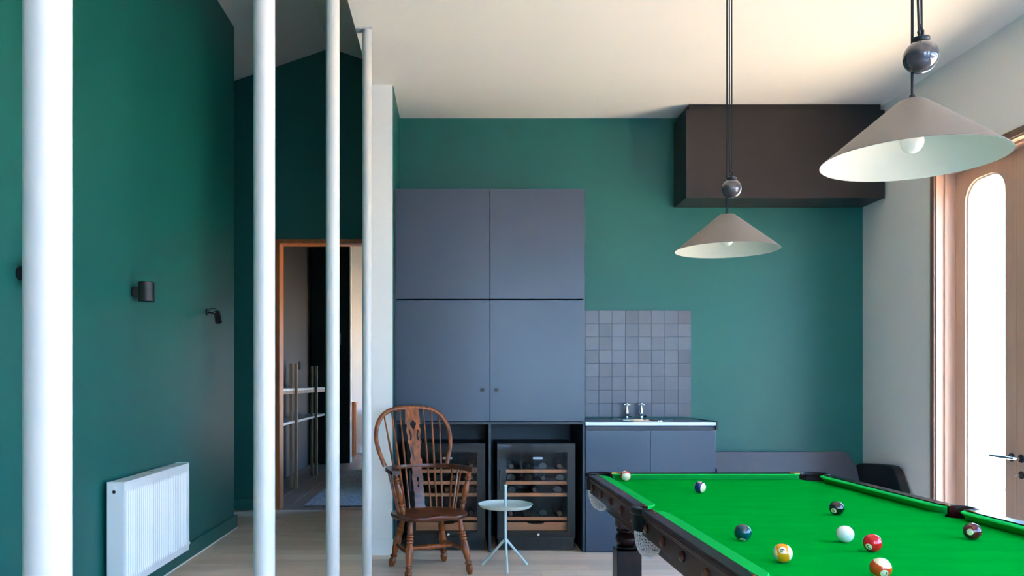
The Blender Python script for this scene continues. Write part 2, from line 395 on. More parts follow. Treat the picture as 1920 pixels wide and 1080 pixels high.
def leaf(name, y0, y1, label, handle=None):
    h0, h1 = 0.012, D_Z - 0.027
    st = 0.105
    o = bpy.data.objects.new(name, None); o.location = (DXP, (y0 + y1) / 2, 0); link(o); tag(o, label, 'door', kind='structure')
    fr = to_x(curve_plate([[(y0, h0), (y1, h0), (y1, h1), (y0, h1)], rounded_hole(y0 + st, y1 - st, 0.24, h1 - 0.085, 0.15)], 0.045), DXP + 0.0225)
    f = part('leaf_frame', fr, 'timber', o)
    hole = rounded_hole(y0 + st, y1 - st, 0.24, h1 - 0.085, 0.15); hin = rounded_hole(y0 + st + 0.012, y1 - st - 0.012, 0.252, h1 - 0.097, 0.14)
    part('glazing_bead', to_x(curve_plate([hole, hin], 0.02), DXP + 0.026), 'white', f)
    part('pane', to_x(curve_plate([rounded_hole(y0 + st + 0.002, y1 - st - 0.002, 0.242, h1 - 0.087, 0.148)], 0.006), DXP + 0.026), 'glass', o)
    if handle is not None:
        yh, yd, thumb = handle
        mb = MB().lathe([(0, .027), (.6, .027), (1, .024)], (DXP, yh, 0.82), (DXP - 0.009, yh, 0.82), 24)
        hd = part('handle_rose', mb, 'blackmetal', o, smooth=True)
        mb = MB().lathe([(0, .009), (1, .009)], (DXP - 0.006, yh, 0.82), (DXP - 0.055, yh, 0.82), 14)
        mb.tube([(DXP - 0.052, yh - yd * 0.006, 0.82), (DXP - 0.054, yh + yd * 0.05, 0.82), (DXP - 0.052, yh + yd * 0.135, 0.822)], 0.0085, 12)
        part('lever', mb, 'chrome', hd, smooth=True)
        if thumb:
            mb = MB().lathe([(0, .025), (.6, .025), (1, .022)], (DXP, yh, 0.715), (DXP - 0.008, yh, 0.715), 24)
            e = part('lock_rose', mb, 'blackmetal', o, smooth=True)
            part('thumb_turn', MB().tube([(DXP - 0.006, yh, 0.715), (DXP - 0.03, yh, 0.715), (DXP - 0.034, yh + 0.014, 0.717)], 0.007, 10), 'chrome', e, smooth=True)
    return o
def door_set(y1, y0, n0, labels):
    n = len(labels); a0, a1 = y0 + 0.026, y1 - 0.026; w = (a1 - a0) / n
    for k in range(n):
        e1 = a1 - k * w; e0 = e1 - w
        leaf('door_%d' % (n0 + k), e0 + 0.002, e1 - 0.002, labels[k], (e0 + 0.045, 1, False) if k % 2 == 0 else (e1 - 0.045, 1, True))
door_lining('trim_3', D_Y0, D_Y1, 'pink brown timber frame around the glass doors on the right wall')
door_set(D_Y1, D_Y0, 1, ['timber framed glass door leaf next to the bare wall and bench, with a lever handle', 'timber framed glass door leaf at the right picture edge, with a lever and a thumb turn'])
door_lining('trim_4', D2_Y0, D2_Y1, 'timber frame around the glass doors nearest the camera')
door_set(D2_Y1, D2_Y0, 3, ['timber framed glass door leaf beside the camera, %s from the far end' % q for q in ('first', 'second', 'third', 'fourth', 'fifth', 'sixth')])
portal('portal_doors', (XR + T + 0.02, (D_Y0 + D_Y1) / 2, D_Z / 2), (0, PI / 2, 0), D_Z, D_Y1 - D_Y0)
portal('portal_doors_near', (XR + T + 0.02, (D2_Y0 + D2_Y1) / 2, D_Z / 2), (0, PI / 2, 0), D_Z, D2_Y1 - D2_Y0)
# ---- rear windows
for k, (a, b) in enumerate(R_OP):
    o = bpy.data.objects.new('window_%d' % (k + 1), None); o.location = ((a + b) / 2, YREAR - 0.1, R_Z0); link(o)
    tag(o, 'tall timber window behind the camera, ' + ['nearer the poles', 'nearer the glass doors'][k], 'window', kind='structure')
    mid = (a + b) / 2
    mb = to_y(curve_plate([[(a, R_Z0), (b, R_Z0), (b, R_Z1), (a, R_Z1)], rounded_hole(a + 0.07, mid - 0.05, R_Z0 + 0.1, R_Z1 - 0.08, 0.14), rounded_hole(mid + 0.05, b - 0.07, R_Z0 + 0.1, R_Z1 - 0.08, 0.14)], 0.05), YREAR - 0.1)
    part('window_frame', mb, 'timber', o)
    part('pane', MB().box(a + 0.06, mid - 0.04, YREAR - 0.103, YREAR - 0.097, R_Z0 + 0.09, R_Z1 - 0.07), 'glass', o)
    part('pane', MB().box(mid + 0.04, b - 0.06, YREAR - 0.103, YREAR - 0.097, R_Z0 + 0.09, R_Z1 - 0.07), 'glass', o)
    portal('portal_rear', (mid, YREAR - 0.22, (R_Z0 + R_Z1) / 2), (PI / 2, 0, PI), b - a, R_Z1 - R_Z0)

# ---- room beyond the doorway
Y2 = YH + 0.16
flc = struct('floor_corridor', MB().box(-2.62, 0.2, YH + 0.02, 15.2, -0.14, -0.003), 'lightjoint', 'brown board floor beyond the doorway', 'floor')
bmesh_board = mesh('plank', MB().box(0, 0.212, 0, 6.66, -0.012, -0.001), 'brownplank')
x = -2.6
while x < 0.05:
    o = bpy.data.objects.new('plank', bmesh_board); o.location = Vector((x, YH + 0.02, 0)) - flc.location; link(o, flc); x += 0.22
struct('wall_corridor', MB().box(-2.75, -2.3, Y2, 13.0, 0, 3.94), 'greyroom', 'dark grey wall behind the slim shelf beyond the doorway', 'wall')
mb = MB().box(-2.75, -1.69, 13.0, 13.12, 0, 3.94); mb.mi = 1; mb.box(-1.69, -1.67, 12.995, 13.125, 0, 3.94)
o = struct('wall_corridor_dark', mb, ['darkroom', 'white'], 'near black wall at the end of the slim shelf', 'wall')
part('pull_handle', MB().tube([(-1.83, 12.99, 1.93), (-1.83, 12.95, 1.93), (-1.83, 12.95, 2.10), (-1.83, 12.99, 2.10)], 0.009, 8), 'steel', o, smooth=True)
struct('wall_corridor_far', MB().box(-2.75, 0.3, 14.9, 15.05, 0, 3.94), 'white', 'pale wall at the far end beyond the doorway', 'wall')
struct('baseboard_far', MB().box(-2.75, 0.1, 14.88, 14.9, 0, 0.13), 'white', 'pale baseboard at the far end beyond the doorway', 'baseboard')
mb = MB().box(0.06, 0.2, Y2, 8.42, 0, 3.94).box(0.06, 0.2, 9.0, 13.7, 0, 3.94).box(0.06, 0.2, 8.42, 9.0, 0, 0.6).box(0.06, 0.2, 8.42, 9.0, 2.4, 3.94).box(0.06, 0.2, 14.5, 15.05, 0, 3.94).box(0.06, 0.2, 13.7, 14.5, 2.4, 3.94)
struct('wall_corridor_side', mb, 'greyroom', 'dark grey side wall with an opening beyond the doorway', 'wall')
struct('wall_corridor_outer', MB().box(-2.75, -2.6, 13.1, 15.05, 0, 3.94), 'white', 'white end wall behind the dark wall beyond the doorway', 'wall')
struct('ceiling_corridor', MB().box(-2.75, 0.3, Y2, 15.05, 3.93, 4.05), 'greyroom', 'dark grey ceiling beyond the doorway', 'ceiling')
portal('portal_corridor', (0.22, 14.1, 1.2), (0, PI / 2, 0), 2.4, 0.8)
portal('portal_corridor_near', (0.22, 8.71, 1.5), (0, PI / 2, 0), 1.8, 0.58)
mb = MB(); nx, ny = 26, 60
rows = [[(-1.575 + 1.2 * i / nx, 8.40 + 3.45 * j / ny, 0.010 + random.uniform(0, 0.005)) for i in range(nx + 1)] for j in range(ny + 1)]
mb.grid(rows); mb.box(-1.575, -0.375, 8.40, 11.85, -0.001, 0.009)
tag(part('hall_rug', mb, 'rug', recalc=False), 'speckled grey rug on the brown boards beyond the doorway', 'rug')
# slim shelf with posts
sh = thing('slim_shelf', (-2.1, 10.3, 0), 'slim two tier wall shelf with wooden posts and pale top', 'shelf')
for yy in (9.9, 11.34):
    for xx in (-1.945, -2.005):
        part('post', MB().box(xx - 0.018, xx + 0.018, yy - 0.02, yy + 0.02, 0, 1.54), 'postwood', sh, bevel=0.003)
part('shelf_top', MB().box(-2.3, -1.96, 9.0, 12.2, 1.205, 1.235), 'marble', sh, bevel=0.003)
part('shelf_board', MB().box(-2.3, -1.96, 9.0, 12.2, 0.805, 0.835), 'marble', sh, bevel=0.003)
part('shelf_rail', MB().box(-1.99, -1.96, 9.0, 12.2, 1.165, 1.205), 'postwood', sh, bevel=0.003)
tag(part('wall_socket', MB().box(-2.3, -2.285, 11.9, 12.06, 1.50, 1.62).box(-2.285, -2.280, 11.92, 12.04, 1.52, 1.60), 'blackmetal', bevel=0.002), 'small black socket on the dark wall above the slim shelf', 'socket')
# far radiator and timber piece
rd = thing('slim_radiator', (-1.55, 14.82, 0), 'small white radiator on the far pale wall beyond the doorway', 'radiator')
for k in range(5): part('tube', MB().lathe([(0, .022), (1, .022)], (-1.66 + k * 0.06, 14.83, 0.16), (-1.66 + k * 0.06, 14.83, 0.78), 10), 'radwhite', rd, smooth=True)
part('bottom_header', MB().tube([(-1.68, 14.83, 0.17), (-1.40, 14.83, 0.17)], 0.02, 10), 'radwhite', rd, smooth=True)
part('top_header', MB().tube([(-1.68, 14.83, 0.77), (-1.40, 14.83, 0.77)], 0.02, 10), 'radwhite', rd, smooth=True)
part('valve', MB().tube([(-1.66, 14.83, 0.0), (-1.66, 14.83, 0.16)], 0.012, 8).lathe([(0, .02), (1, .02)], (-1.66, 14.80, 0.14), (-1.66, 14.75, 0.14), 10), 'chrome', rd, smooth=True)
st = thing('timber_stool', (-1.70, 14.2, 0), 'orange timber stool by the far radiator beyond the doorway', 'stool')
for (dx, dy) in ((-.05, -.1), (-.005, -.1), (-.05, .1), (-.005, .1)): part('leg', MB().tube([(-1.74 + dx * 1.15, 14.2 + dy * 1.2, 0), (-1.74 + dx, 14.2 + dy, 0.94)], 0.016, 8), 'doorwood', st, smooth=True)
part('seat', MB().box(-1.82, -1.715, 14.06, 14.34, 0.93, 0.965), 'doorwood', st, bevel=0.008)
part('rung', MB().box(-1.80, -1.725, 14.085, 14.11, 0.40, 0.43), 'doorwood', st, bevel=0.004)

# ---- outside
struct('ground_outside', MB().add([(-80, -80, -0.15), (90, -80, -0.15), (90, 90, -0.15), (-80, 90, -0.15)], [(0, 1, 2, 3)]), 'paving', 'pale bright ground outside the glass doors', 'ground')
struct('added_terrace', MB().box(-14, 16, -40, YREAR - 0.3, -0.149, -0.10), 'slate', 'unseen added blue grey terrace behind the house', 'terrace')  # invented blue paving, added to bounce bluer light through the rear windows
pg = thing('garden_pergola', (7.0, 10.0, -0.15), 'white pergola beam faintly seen outside the glass doors', 'pergola')
part('beam', MB().box(6.95, 7.05, 4.5, 17.5, 3.70, 3.83), 'outwhite', pg, bevel=0.004)
for yy in (4.7, 17.3): part('post', MB().box(6.95, 7.05, yy - 0.05, yy + 0.05, -0.15, 3.70), 'outwhite', pg, bevel=0.004)

# ================================================================== OBJECTS
# ---- white steel poles
POLE_R = 0.0305
spots = [(-0.545, 1.075, 'thickest white pole, nearest the camera at the left edge'), (-0.547, 2.315, 'second white pole, in front of the dark hall corner'),
         (-0.543, 3.60, 'third white pole, across the middle of the timber doorway'), (-0.548, 5.08, 'thinnest white pole, beside the narrow white wall end')]
for x, y, lb in spots:
    t = thing('steel_pole', (x, y, 0), lb, 'pole', 'white poles in a row')
    part('shaft', MB().lathe([(0, POLE_R), (1, POLE_R)], (x, y, 0), (x, y, CEIL - 0.008), 40), 'pole', t, smooth=True)
    part('top_plate', MB().box(x - 0.072, x + 0.031, y - 0.031, y + 0.031, CEIL - 0.012, CEIL - 0.001), 'pole', t, bevel=0.001)

# ---- tall cabinet unit
YC = 6.13
cb = thing('tall_cabinet', (0.278, 6.45, 0), 'tall charcoal cabinet with four flat doors above the wine fridges', 'cabinet')
CX0, CX1, CM = -0.452, 1.009, 0.280
for nm, mbx in (('side_panel', MB().box(CX0, CX0 + 0.018, YC + 0.002, YB - 0.003, 0, 2.79)), ('side_panel', MB().box(CX1 - 0.018, CX1, YC + 0.002, YB - 0.003, 0, 2.79)),
                ('divider', MB().box(CM - 0.009, CM + 0.009, YC + 0.004, YB - 0.003, 0, 0.985)), ('top_panel', MB().box(CX0 + 0.018, CX1 - 0.018, YC + 0.022, YB - 0.003, 2.77, 2.79)),
                ('base_shelf', MB().box(CX0 + 0.018, CX1 - 0.018, YC + 0.002, YB - 0.003, 0.982, 1.002)), ('back_panel', MB().box(CX0 + 0.018, CX1 - 0.018, YB - 0.02, YB - 0.003, 0, 2.77))):
    part(nm, mbx, 'carcass', cb, bevel=0.001)
for x0, x1 in ((CX0 + 0.012, CM - 0.002), (CM + 0.002, CX1 - 0.002)):
    part('door', MB().box(x0, x1, YC - 0.001, YC + 0.021, 1.943, 2.788), 'laminate', cb, bevel=0.0012)
    d = part('door', MB().box(x0, x1, YC - 0.001, YC + 0.021, 1.006, 1.933), 'laminate', cb, bevel=0.0012)
    xh = (CM - 0.058) if x0 < 0 else (CM + 0.050)
    mb = to_y(curve_plate([[(xh - .0155, 1.233), (xh + .0155, 1.233), (xh + .0155, 1.261), (xh - .0155, 1.261)], [(xh - .012, 1.2365), (xh + .012, 1.2365), (xh + .012, 1.2575), (xh - .012, 1.2575)]], 0.004), YC - 0.003)
    hh = part('finger_pull', mb, 'blackmetal', d)
    part('pull_recess', MB().box(xh - .012, xh + .012, YC - 0.0025, YC - 0.001, 1.2365, 1.2575), 'black', hh)

# ---- wine fridges
YF = 6.19
def wine_fridge(x0, label, where):
    x1 = x0 + 0.605; zt = 0.83
    t = thing('wine_fridge', ((x0 + x1) / 2, 6.45, 0), label, 'wine fridge', 'wine fridges under the tall cabinet')
    yb = 6.70; w = 0.035
    body = MB().box(x0, x0 + w, YF + 0.045, yb, 0.085, zt).box(x1 - w, x1, YF + 0.045, yb, 0.085, zt).box(x0 + w, x1 - w, YF + 0.045, yb, zt - w, zt).box(x0 + w, x1 - w, YF + 0.045, yb, 0.085, 0.135).box(x0 + w, x1 - w, yb - 0.03, yb, 0.135, zt - w)
    part('housing', body, 'black', t, bevel=0.002)
    gx0, gx1, gz0, gz1 = x0 + 0.068, x1 - 0.062, 0.148, 0.764
    fr = to_y(curve_plate([[(x0, 0.105), (x1, 0.105), (x1, zt - 0.002), (x0, zt - 0.002)], [(gx0, gz0), (gx1, gz0), (gx1, gz1), (gx0, gz1)]], 0.036), YF + 0.020)
    dr = part('door_frame', fr, 'black', t)
    part('pane', MB().box(x0 + 0.004, x1 - 0.004, YF - 0.004, YF + 0.001, 0.108, zt - 0.005), 'smoked', t)
    bx = gx0 + 0.245
    bd = part('badge', MB().add([(p[0], YF - 0.0055, p[1]) for p in [(bx + s * .031 + .0075 * math.cos(a), 0.718 + .0075 * math.sin(a)) for s, aa in ((1, -PI / 2), (-1, PI / 2)) for a in [aa + PI * k / 8 for k in range(9)]]], [tuple(range(18))]), 'steel', dr)
    lt = MB()
    for q, u in enumerate((-.027, -.019, -.011, -.003, .006, .015, .025)): lt.box(bx + u - .0022, bx + u + .0022, YF - .0062, YF - .0056, .7155, .7155 + (.0055 if q % 3 else .004))
    part('lettering', lt, 'black', bd)
    part('lock', MB().lathe([(0, .011), (.7, .011), (1, .008)], (bx + 0.004, YF - 0.004, 0.128), (bx + 0.004, YF - 0.013, 0.128), 18), 'chrome', dr, smooth=True)
    part('handle', MB().tube([(x0 + 0.022, YF - 0.004, 0.62), (x0 + 0.022, YF - 0.03, 0.615), (x0 + 0.022, YF - 0.03, 0.47), (x0 + 0.022, YF - 0.004, 0.465)], 0.006, 10), 'blackmetal', dr, smooth=True)
    gr = part('vent_base', MB().box(x0 + 0.01, x1 - 0.01, YF + 0.02, yb, 0.006, 0.10), 'black', t)
    for k in range(40):
        xx = x0 + 0.03 + k * (x1 - x0 - 0.06) / 39.0
        if k == 0: sl = mesh('vent_slat', MB().box(-.003, .003, -.006, 0.0, -.03, .03), 'blackmetal')
        o = bpy.data.objects.new('vent_slat', sl); o.location = Vector((xx, YF + 0.02, 0.055)) - wpos(gr) ; link(o, gr)
    bottom = None
    levels = [0.612, 0.520, 0.427, 0.240]
    for z in levels:
        s = part('shelf', MB().box(x0 + 0.05, x1 - 0.05, YF + 0.05, YF + 0.072, z - 0.013, z + 0.013), 'oakshelf', t, bevel=0.002)
        part('shelf_wires', MB().box(x0 + 0.04, x1 - 0.04, YF + 0.072, yb - 0.04, z - 0.011, z - 0.006), 'blackmetal', s)
    sc = [(x0 + 0.05, 0.150), (x1 - 0.05, 0.150), (x1 - 0.05, 0.212)] + [((x0 + x1) / 2 + 0.07 * math.cos(a), 0.212 - 0.014 * math.sin(a)) for a in [PI * k / 10 for k in range(11)]] + [(x0 + 0.05, 0.212)]
    part('drawer_front', to_y(curve_plate([sc], 0.02), YF + 0.06), 'oakshelf', t)
    names = ['top', 'second', 'third', 'lowest']
    prof = [(0, .001), (0.0, .030), (.02, .037), (.62, .037), (.72, .026), (.78, .0145), (.96, .0135), (.965, .0155), (1, .0155)]
    for li, z in enumerate(levels):
        if li == 2: n = 3
        else: n = 4
        for k in range(n):
            xx = x0 + 0.115 + k * (0.375 / (n - 1)) + random.uniform(-.01, .01)
            zz = z - 0.006 + 0.0375
            flip = (k + li) % 3 == 0
            a, b = ((xx, YF + 0.10, zz), (xx, YF + 0.40, zz)) if not flip else ((xx, YF + 0.40, zz), (xx, YF + 0.10, zz))
            o = part('wine_bottle', MB().lathe(prof, a, b, 16), 'bottle', smooth=True)
            tag(o, '%s dark wine bottle on the %s shelf of the wine %s' % ((['leftmost', 'middle', 'rightmost'] if n == 3 else ['leftmost', 'second', 'third', 'rightmost'])[k], names[li], where), 'bottle', 'bottles in the wine ' + where)
            if flip: part('foil_cap', MB().lathe([(0, .0165), (1, .0165)], Vector(b) + Vector((0, -.002, 0)), Vector(b) + Vector((0, .06, 0)), 14), 'foil', o, smooth=True)
    return t
wine_fridge(-0.358, 'black wine fridge with glass door behind the wooden chair', 'fridge behind the chair')
wine_fridge(0.340, 'black wine fridge with glass door behind the pale side table', 'fridge behind the side table')

# ---- sink cabinet, worktop, sink, taps
sc_ = thing('sink_cabinet', (1.51, 6.45, 0), 'low charcoal sink cabinet with two doors under the worktop', 'cabinet')
SX0, SX1 = 1.011, 2.010
part('side_panel', MB().box(SX0, SX0 + 0.018, YC + 0.023, YB - 0.004, 0.0, 0.968), 'carcass', sc_, bevel=0.001)
part('side_panel', MB().box(SX1 - 0.018, SX1, YC + 0.023, YB - 0.004, 0.0, 0.936), 'laminate', sc_, bevel=0.001)
part('back_panel', MB().box(SX0 + 0.018, SX1 - 0.018, YB - 0.02, YB - 0.004, 0.0, 0.968), 'carcass', sc_)
part('bottom_panel', MB().box(SX0 + 0.018, SX1 - 0.018, YC + 0.023, YB - 0.02, 0.02, 0.04), 'carcass', sc_)
part('plinth', MB().box(SX0 + 0.002, SX1 - 0.002, YC + 0.006, YC + 0.022, 0.0, 0.012), 'carcass', sc_)
part('rail', MB().box(SX0 + 0.004, SX1 - 0.002, YC + 0.004, YC + 0.022, 0.940, 0.968), 'carcass', sc_, bevel=0.001)
for a, b in ((SX0 + 0.004, 1.5085), (1.5115, SX1 - 0.002)): part('door', MB().box(a, b, YC - 0.001, YC + 0.021, 0.014, 0.936), 'laminate', sc_, bevel=0.0012)
SKX, SKY, SKR = 1.523, 6.44, 0.215
circ = [(SKX + SKR * math.cos(2 * PI * k / 48), SKY + SKR * math.sin(2 * PI * k / 48)) for k in range(48)]
mb = curve_plate([[(SX0, YC - 0.012), (SX1 - 0.004, YC - 0.012), (SX1 - 0.004, YB - 0.004), (SX0, YB - 0.004)], circ], 0.028); mb.v = [(p[0], p[1], p[2] + 0.986) for p in mb.v]
wt = thing('worktop', (1.51, 6.45, 0.972), 'thin dark worktop with a steel front edge over the sink cabinet', 'worktop')
part('slab', mb, 'laminate', wt)
part('steel_edge', MB().box(SX0, SX1 - 0.004, YC - 0.015, YC - 0.012, 0.976, 1.0015), 'steel', wt)
part('end_cap', MB().box(SX1 - 0.004, SX1 + 0.010, YC - 0.015, 6.70, 0.938, 1.006), 'blackmetal', wt, bevel=0.001)
mb = MB(); prof = [(SKR + 0.024, 1.0005), (SKR + 0.022, 1.0055), (SKR + 0.004, 1.0065), (SKR - 0.010, 1.0035), (SKR - 0.018, 0.99), (SKR - 0.035, 0.90), (SKR - 0.08, 0.872), (0.03, 0.866), (0.001, 0.866)]
rows = [[(SKX + r * math.cos(2 * PI * k / 48), SKY + r * math.sin(2 * PI * k / 48), z) for k in range(48)] for r, z in prof]
mb.grid(rows, closed_u=True)
snk = tag(part('round_sink', mb, 'chrome', smooth=True, recalc=False, angle=60), 'round polished steel sink set into the worktop', 'sink')
def tap(x, label):
    y = 6.70; z0 = 1.0005
    t = thing('pillar_tap', (x, y, z0), label, 'tap', 'pair of pillar taps')
    part('body', MB().lathe([(0, .021), (.006, .021), (.010, .013), (.030, .012), (.034, .017), (.040, .0185), (.075, .0165), (.088, .012), (.098, .008), (.112, .0075)], (x, y, z0), None, 20), 'chrome', t, smooth=True)
    part('spout', MB().tube([(x, y, z0 + .030), (x + .004, y - .03, z0 + .036), (x + .008, y - .07, z0 + .034), (x + .010, y - .085, z0 + .022)], [.011, .011, .0115, .012], 14), 'chrome', t, smooth=True)
    h = part('cross_head', MB().lathe([(-.012, .004), (-.010, .010), (0, .0145), (.008, .0135), (.014, .007), (.0155, .001)], (x, y, z0 + .120), None, 16), 'chrome', t, smooth=True)
    for k in range(4):
        a = k * PI / 2 + 0.35
        c = Vector((x, y, z0 + .118)); d = Vector((math.cos(a), math.sin(a), 0))
        mbx = MB().lathe([(0, .0045), (.62, .0040), (.70, .0075), (.86, .0085), (1, .003)], c + d * .008, c + d * .036, 12)
        part('arm', mbx, 'chrome', h, smooth=True)
tap(1.452, 'chrome cross head pillar tap on the left behind the sink'); tap(1.574, 'chrome cross head pillar tap on the right behind the sink')

# ---- splashback of tiles
TS = 0.1119
sp = thing('tiled_splashback', (1.515, YB - 0.006, 1.012), 'square splashback of blue grey tiles above the sink', 'splashback')
part('backing', MB().box(1.0105, 1.0105 + 9 * TS, YB - 0.007, YB - 0.001, 1.013, 1.013 + 8 * 0.1128), 'grout', sp)
tm = mesh('tile', MB().box(-TS / 2 + .0011, TS / 2 - .0011, -.007, 0, -.0564 + .0011, .0564 - .0011), 'tile', bevel=0.0008)
for r in range(8):
    for c in range(9):
        o = bpy.data.objects.new('tile', tm)
        o.location = Vector((1.0105 + (c + .5) * TS, YB - 0.0062 - random.uniform(0, .0008), 1.013 + (r + .5) * 0.1128)) - sp.location
        o.rotation_euler = (random.uniform(-.006, .006), 0, random.uniform(-.006, .006)); link(o, sp)

# ---- dark bulkhead box under the ceiling
bk = thing('ceiling_box', (2.67, 6.62, 2.789), 'dark brown box unit fixed under the ceiling in the corner', 'box unit')
part('body', MB().box(1.873, XR - 0.008, 6.436, YB - 0.003, 2.789, 3.498), 'bulkhead', bk, bevel=0.0015)
part('shadow_gap', MB().box(1.905, XR - 0.03, 6.46, YB - 0.003, 3.498, CEIL - 0.002), 'bulkhead', bk)

# ---- bench sofa
sf = thing('bench_sofa', (2.75, 6.45, 0), 'low charcoal leather bench sofa against the teal wall behind the pool table', 'sofa')
bx0, bx1 = 2.05, 3.335
rows = []
def back_outline(z):            # right end moves outwards as it drops
    if z > 0.67: return bx1 - 0.0 - (0.05 - math.sqrt(max(0, 0.05 ** 2 - (z - 0.67) ** 2))) if z <= 0.72 else bx1
    return bx1 + (0.67 - z) * 0.62
zs = [0.30, 0.45, 0.60, 0.64, 0.67, 0.685, 0.70, 0.71, 0.716, 0.72]
for z in zs:
    yl = 6.655 + (z - 0.30) * 0.16; xe = min(back_outline(z), 3.40)
    rows.append([(bx0, yl, z), (bx0 + .3, yl, z), (xe - .3, yl, z), (xe, yl, z), (xe, yl + .045, z), (bx0, yl + .045, z)])
mb = MB().grid(rows, closed_u=True); mb.add(rows[-1], [tuple(range(6))]); mb.add(rows[0], [tuple(reversed(range(6)))])
part('backrest', mb, 'sofa', sf, bevel=0.006)
prof = [(6.78, 0.05), (6.78, 0.60), (6.70, 0.628), (6.5, 0.645), (6.3, 0.656), (6.22, 0.655), (6.175, 0.635), (6.13, 0.58), (6.075, 0.49), (6.03, 0.40), (6.02, 0.05)]
part('arm', MB().prism(prof, 0, 3.398, 3.470), 'sofadark', sf, bevel=0.016, angle=50, segs=3, smooth=True)
prof2 = [(y, z - 0.03) for y, z in prof]; prof2[0] = (6.78, .05); prof2[-1] = (6.02, .05)
part('arm', MB().prism([(y + 0.13 if y < 6.3 else y, z) for y, z in prof2], 0, 2.014, 2.058), 'sofadark', sf, bevel=0.01, angle=50, smooth=True)
part('seat_cushion', MB().box(2.06, 3.396, 6.10, 6.66, 0.28, 0.42), 'sofa', sf, bevel=0.03, segs=3, smooth=True)
part('base', MB().box(2.06, 3.396, 6.14, 6.74, 0.03, 0.28), 'sofadark', sf, bevel=0.006)

# ---- pool table
NX0, NX1, NY0, NY1 = 0.755, 1.765, 1.815, 3.945
CW, WW, RT, CL = 0.045, 0.050, 0.850, 0.820
BX0, BX1, BY0, BY1 = NX0 - CW, NX1 + CW, NY0 - CW, NY1 + CW
OX0, OX1, OY0, OY1 = BX0 - WW, BX1 + WW, BY0 - WW, BY1 + WW
MY = (NY0 + NY1) / 2
pt = thing('pool_table', (1.26, MY, 0), 'mahogany pool table with bright green cloth and white net pockets', 'pool table')
# bed with pocket cut-outs
def arc(cx, cy, r, a0, a1, n=10): return [(cx + r * math.cos(a0 + (a1 - a0) * k / n), cy + r * math.sin(a0 + (a1 - a0) * k / n)) for k in range(n + 1)]
PR = 0.058
corners = [(NX0 - 0.022, NY0 - 0.022), (NX1 + 0.022, NY0 - 0.022), (NX1 + 0.022, NY1 + 0.022), (NX0 - 0.022, NY1 + 0.022)]
sides = [(BX1 + 0.010, MY), (BX0 - 0.010, MY)]
poly = []
d = math.radians
def corner_arc(c, mid):          # concave bite
    cx, cy = c; return list(reversed(arc(cx, cy, PR + 0.004, mid - d(78), mid + d(78), 12)))
poly += corner_arc(corners[0], d(45))
poly += corner_arc(corners[1], d(135))
poly += list(reversed(arc(sides[0][0], sides[0][1], PR, d(180 - 75), d(180 + 75), 12)))
poly += corner_arc(corners[2], d(225))
poly += corner_arc(corners[3], d(315))
poly += list(reversed(arc(sides[1][0], sides[1][1], PR, d(-75), d(75), 12)))
cx_, cy_ = 1.26, MY
poly.sort(key=lambda p: math.atan2((p[1] - cy_) / 2.0, p[0] - cx_))
part('bed_cloth', MB().prism(poly, 2, CL - 0.03, CL), 'cloth', pt)
# cushions
def cushion(p0, p1, inward):
    p0 = Vector(p0); p1 = Vector(p1); L_ = (p1 - p0).length; t = (p1 - p0) / L_; i_ = Vector(inward); c = 0.085; n = 60
    rows = []
    ss = sorted(set([L_ * k / n for k in range(n + 1)] + [c * (k / 14.0) ** 1.6 for k in range(15)] + [L_ - c * (k / 14.0) ** 1.6 for k in range(15)]))
    for s in ss:
        e = min(s, L_ - s); u = max(0, 1 - e / c); w = CW * (math.sqrt(max(0, 1 - u ** 2.2))) * 0.98 + 0.001
        b = p0 + t * s
        prof = [(0, CL - 0.002), (0, RT - 0.004), (w * 0.5, RT - 0.0015), (w - min(.004, w * .3), RT - 0.001), (w, RT - 0.0045), (max(0.0004, w - 0.007), RT - 0.010), (max(0.0002, w - 0.030), CL - 0.002)]
        rows.append([(b.x + i_.x * a, b.y + i_.y * a, z) for a, z in prof])
    mb = MB().grid(rows, closed_u=True); mb.add(rows[0], [tuple(range(7))]); mb.add(rows[-1], [tuple(reversed(range(7)))])
    return part('cushion', mb, 'cushioncloth', pt, smooth=True, angle=40)
ce, me_ = 0.085, 0.052
RAILS = [((BX0, MY + me_), (BX0, BY1 - ce), (1, 0)), ((BX0, BY0 + ce), (BX0, MY - me_), (1, 0)), ((BX1, MY + me_), (BX1, BY1 - ce), (-1, 0)), ((BX1, BY0 + ce), (BX1, MY - me_), (-1, 0)),
         ((BX0 + ce, BY1), (BX1 - ce, BY1), (0, -1)), ((BX0 + ce, BY0), (BX1 - ce, BY0), (0, 1))]
for a, b, i_ in RAILS: cushion(a, b, i_)
stud_me = mesh('stud', MB().lathe([(0, .017), (.004, .017), (.009, .012), (.011, .001)], (0, 0, 0), None, 18), 'stud', smooth=True)
def rail(a, b, inward, studs):
    a = Vector(a); b = Vector(b); t = (b - a).normalized(); o_ = -Vector(inward)
    a = a - t * 0.012; b = b + t * 0.012
    prof = [(0, RT), (.042, RT + .001), (.049, RT - .004), (.050, RT - .016), (.045, RT - .019), (.045, RT - .026), (.039, RT - .030), (.039, 0.76), (0.0, 0.76)]
    rows = [[(p.x + o_.x * w, p.y + o_.y * w, z) for w, z in prof] for p in (a, b)]
    mb = MB().grid(rows, closed_u=True); mb.add(rows[0], [tuple(range(9))]); mb.add(rows[1], [tuple(reversed(range(9)))])
    r = part('rail', mb, 'mahogany', pt, bevel=0.0015)
    for s in studs:
        p = a + t * ((b - a).length * s) + o_ * 0.039
        o = bpy.data.objects.new('stud', stud_me); o.location = Vector((p.x, p.y, 0.792)) - wpos(r)
        o.rotation_euler = Vector((o_.x, o_.y, 0)).to_track_quat('Z', 'Y').to_euler(); link(o, r)
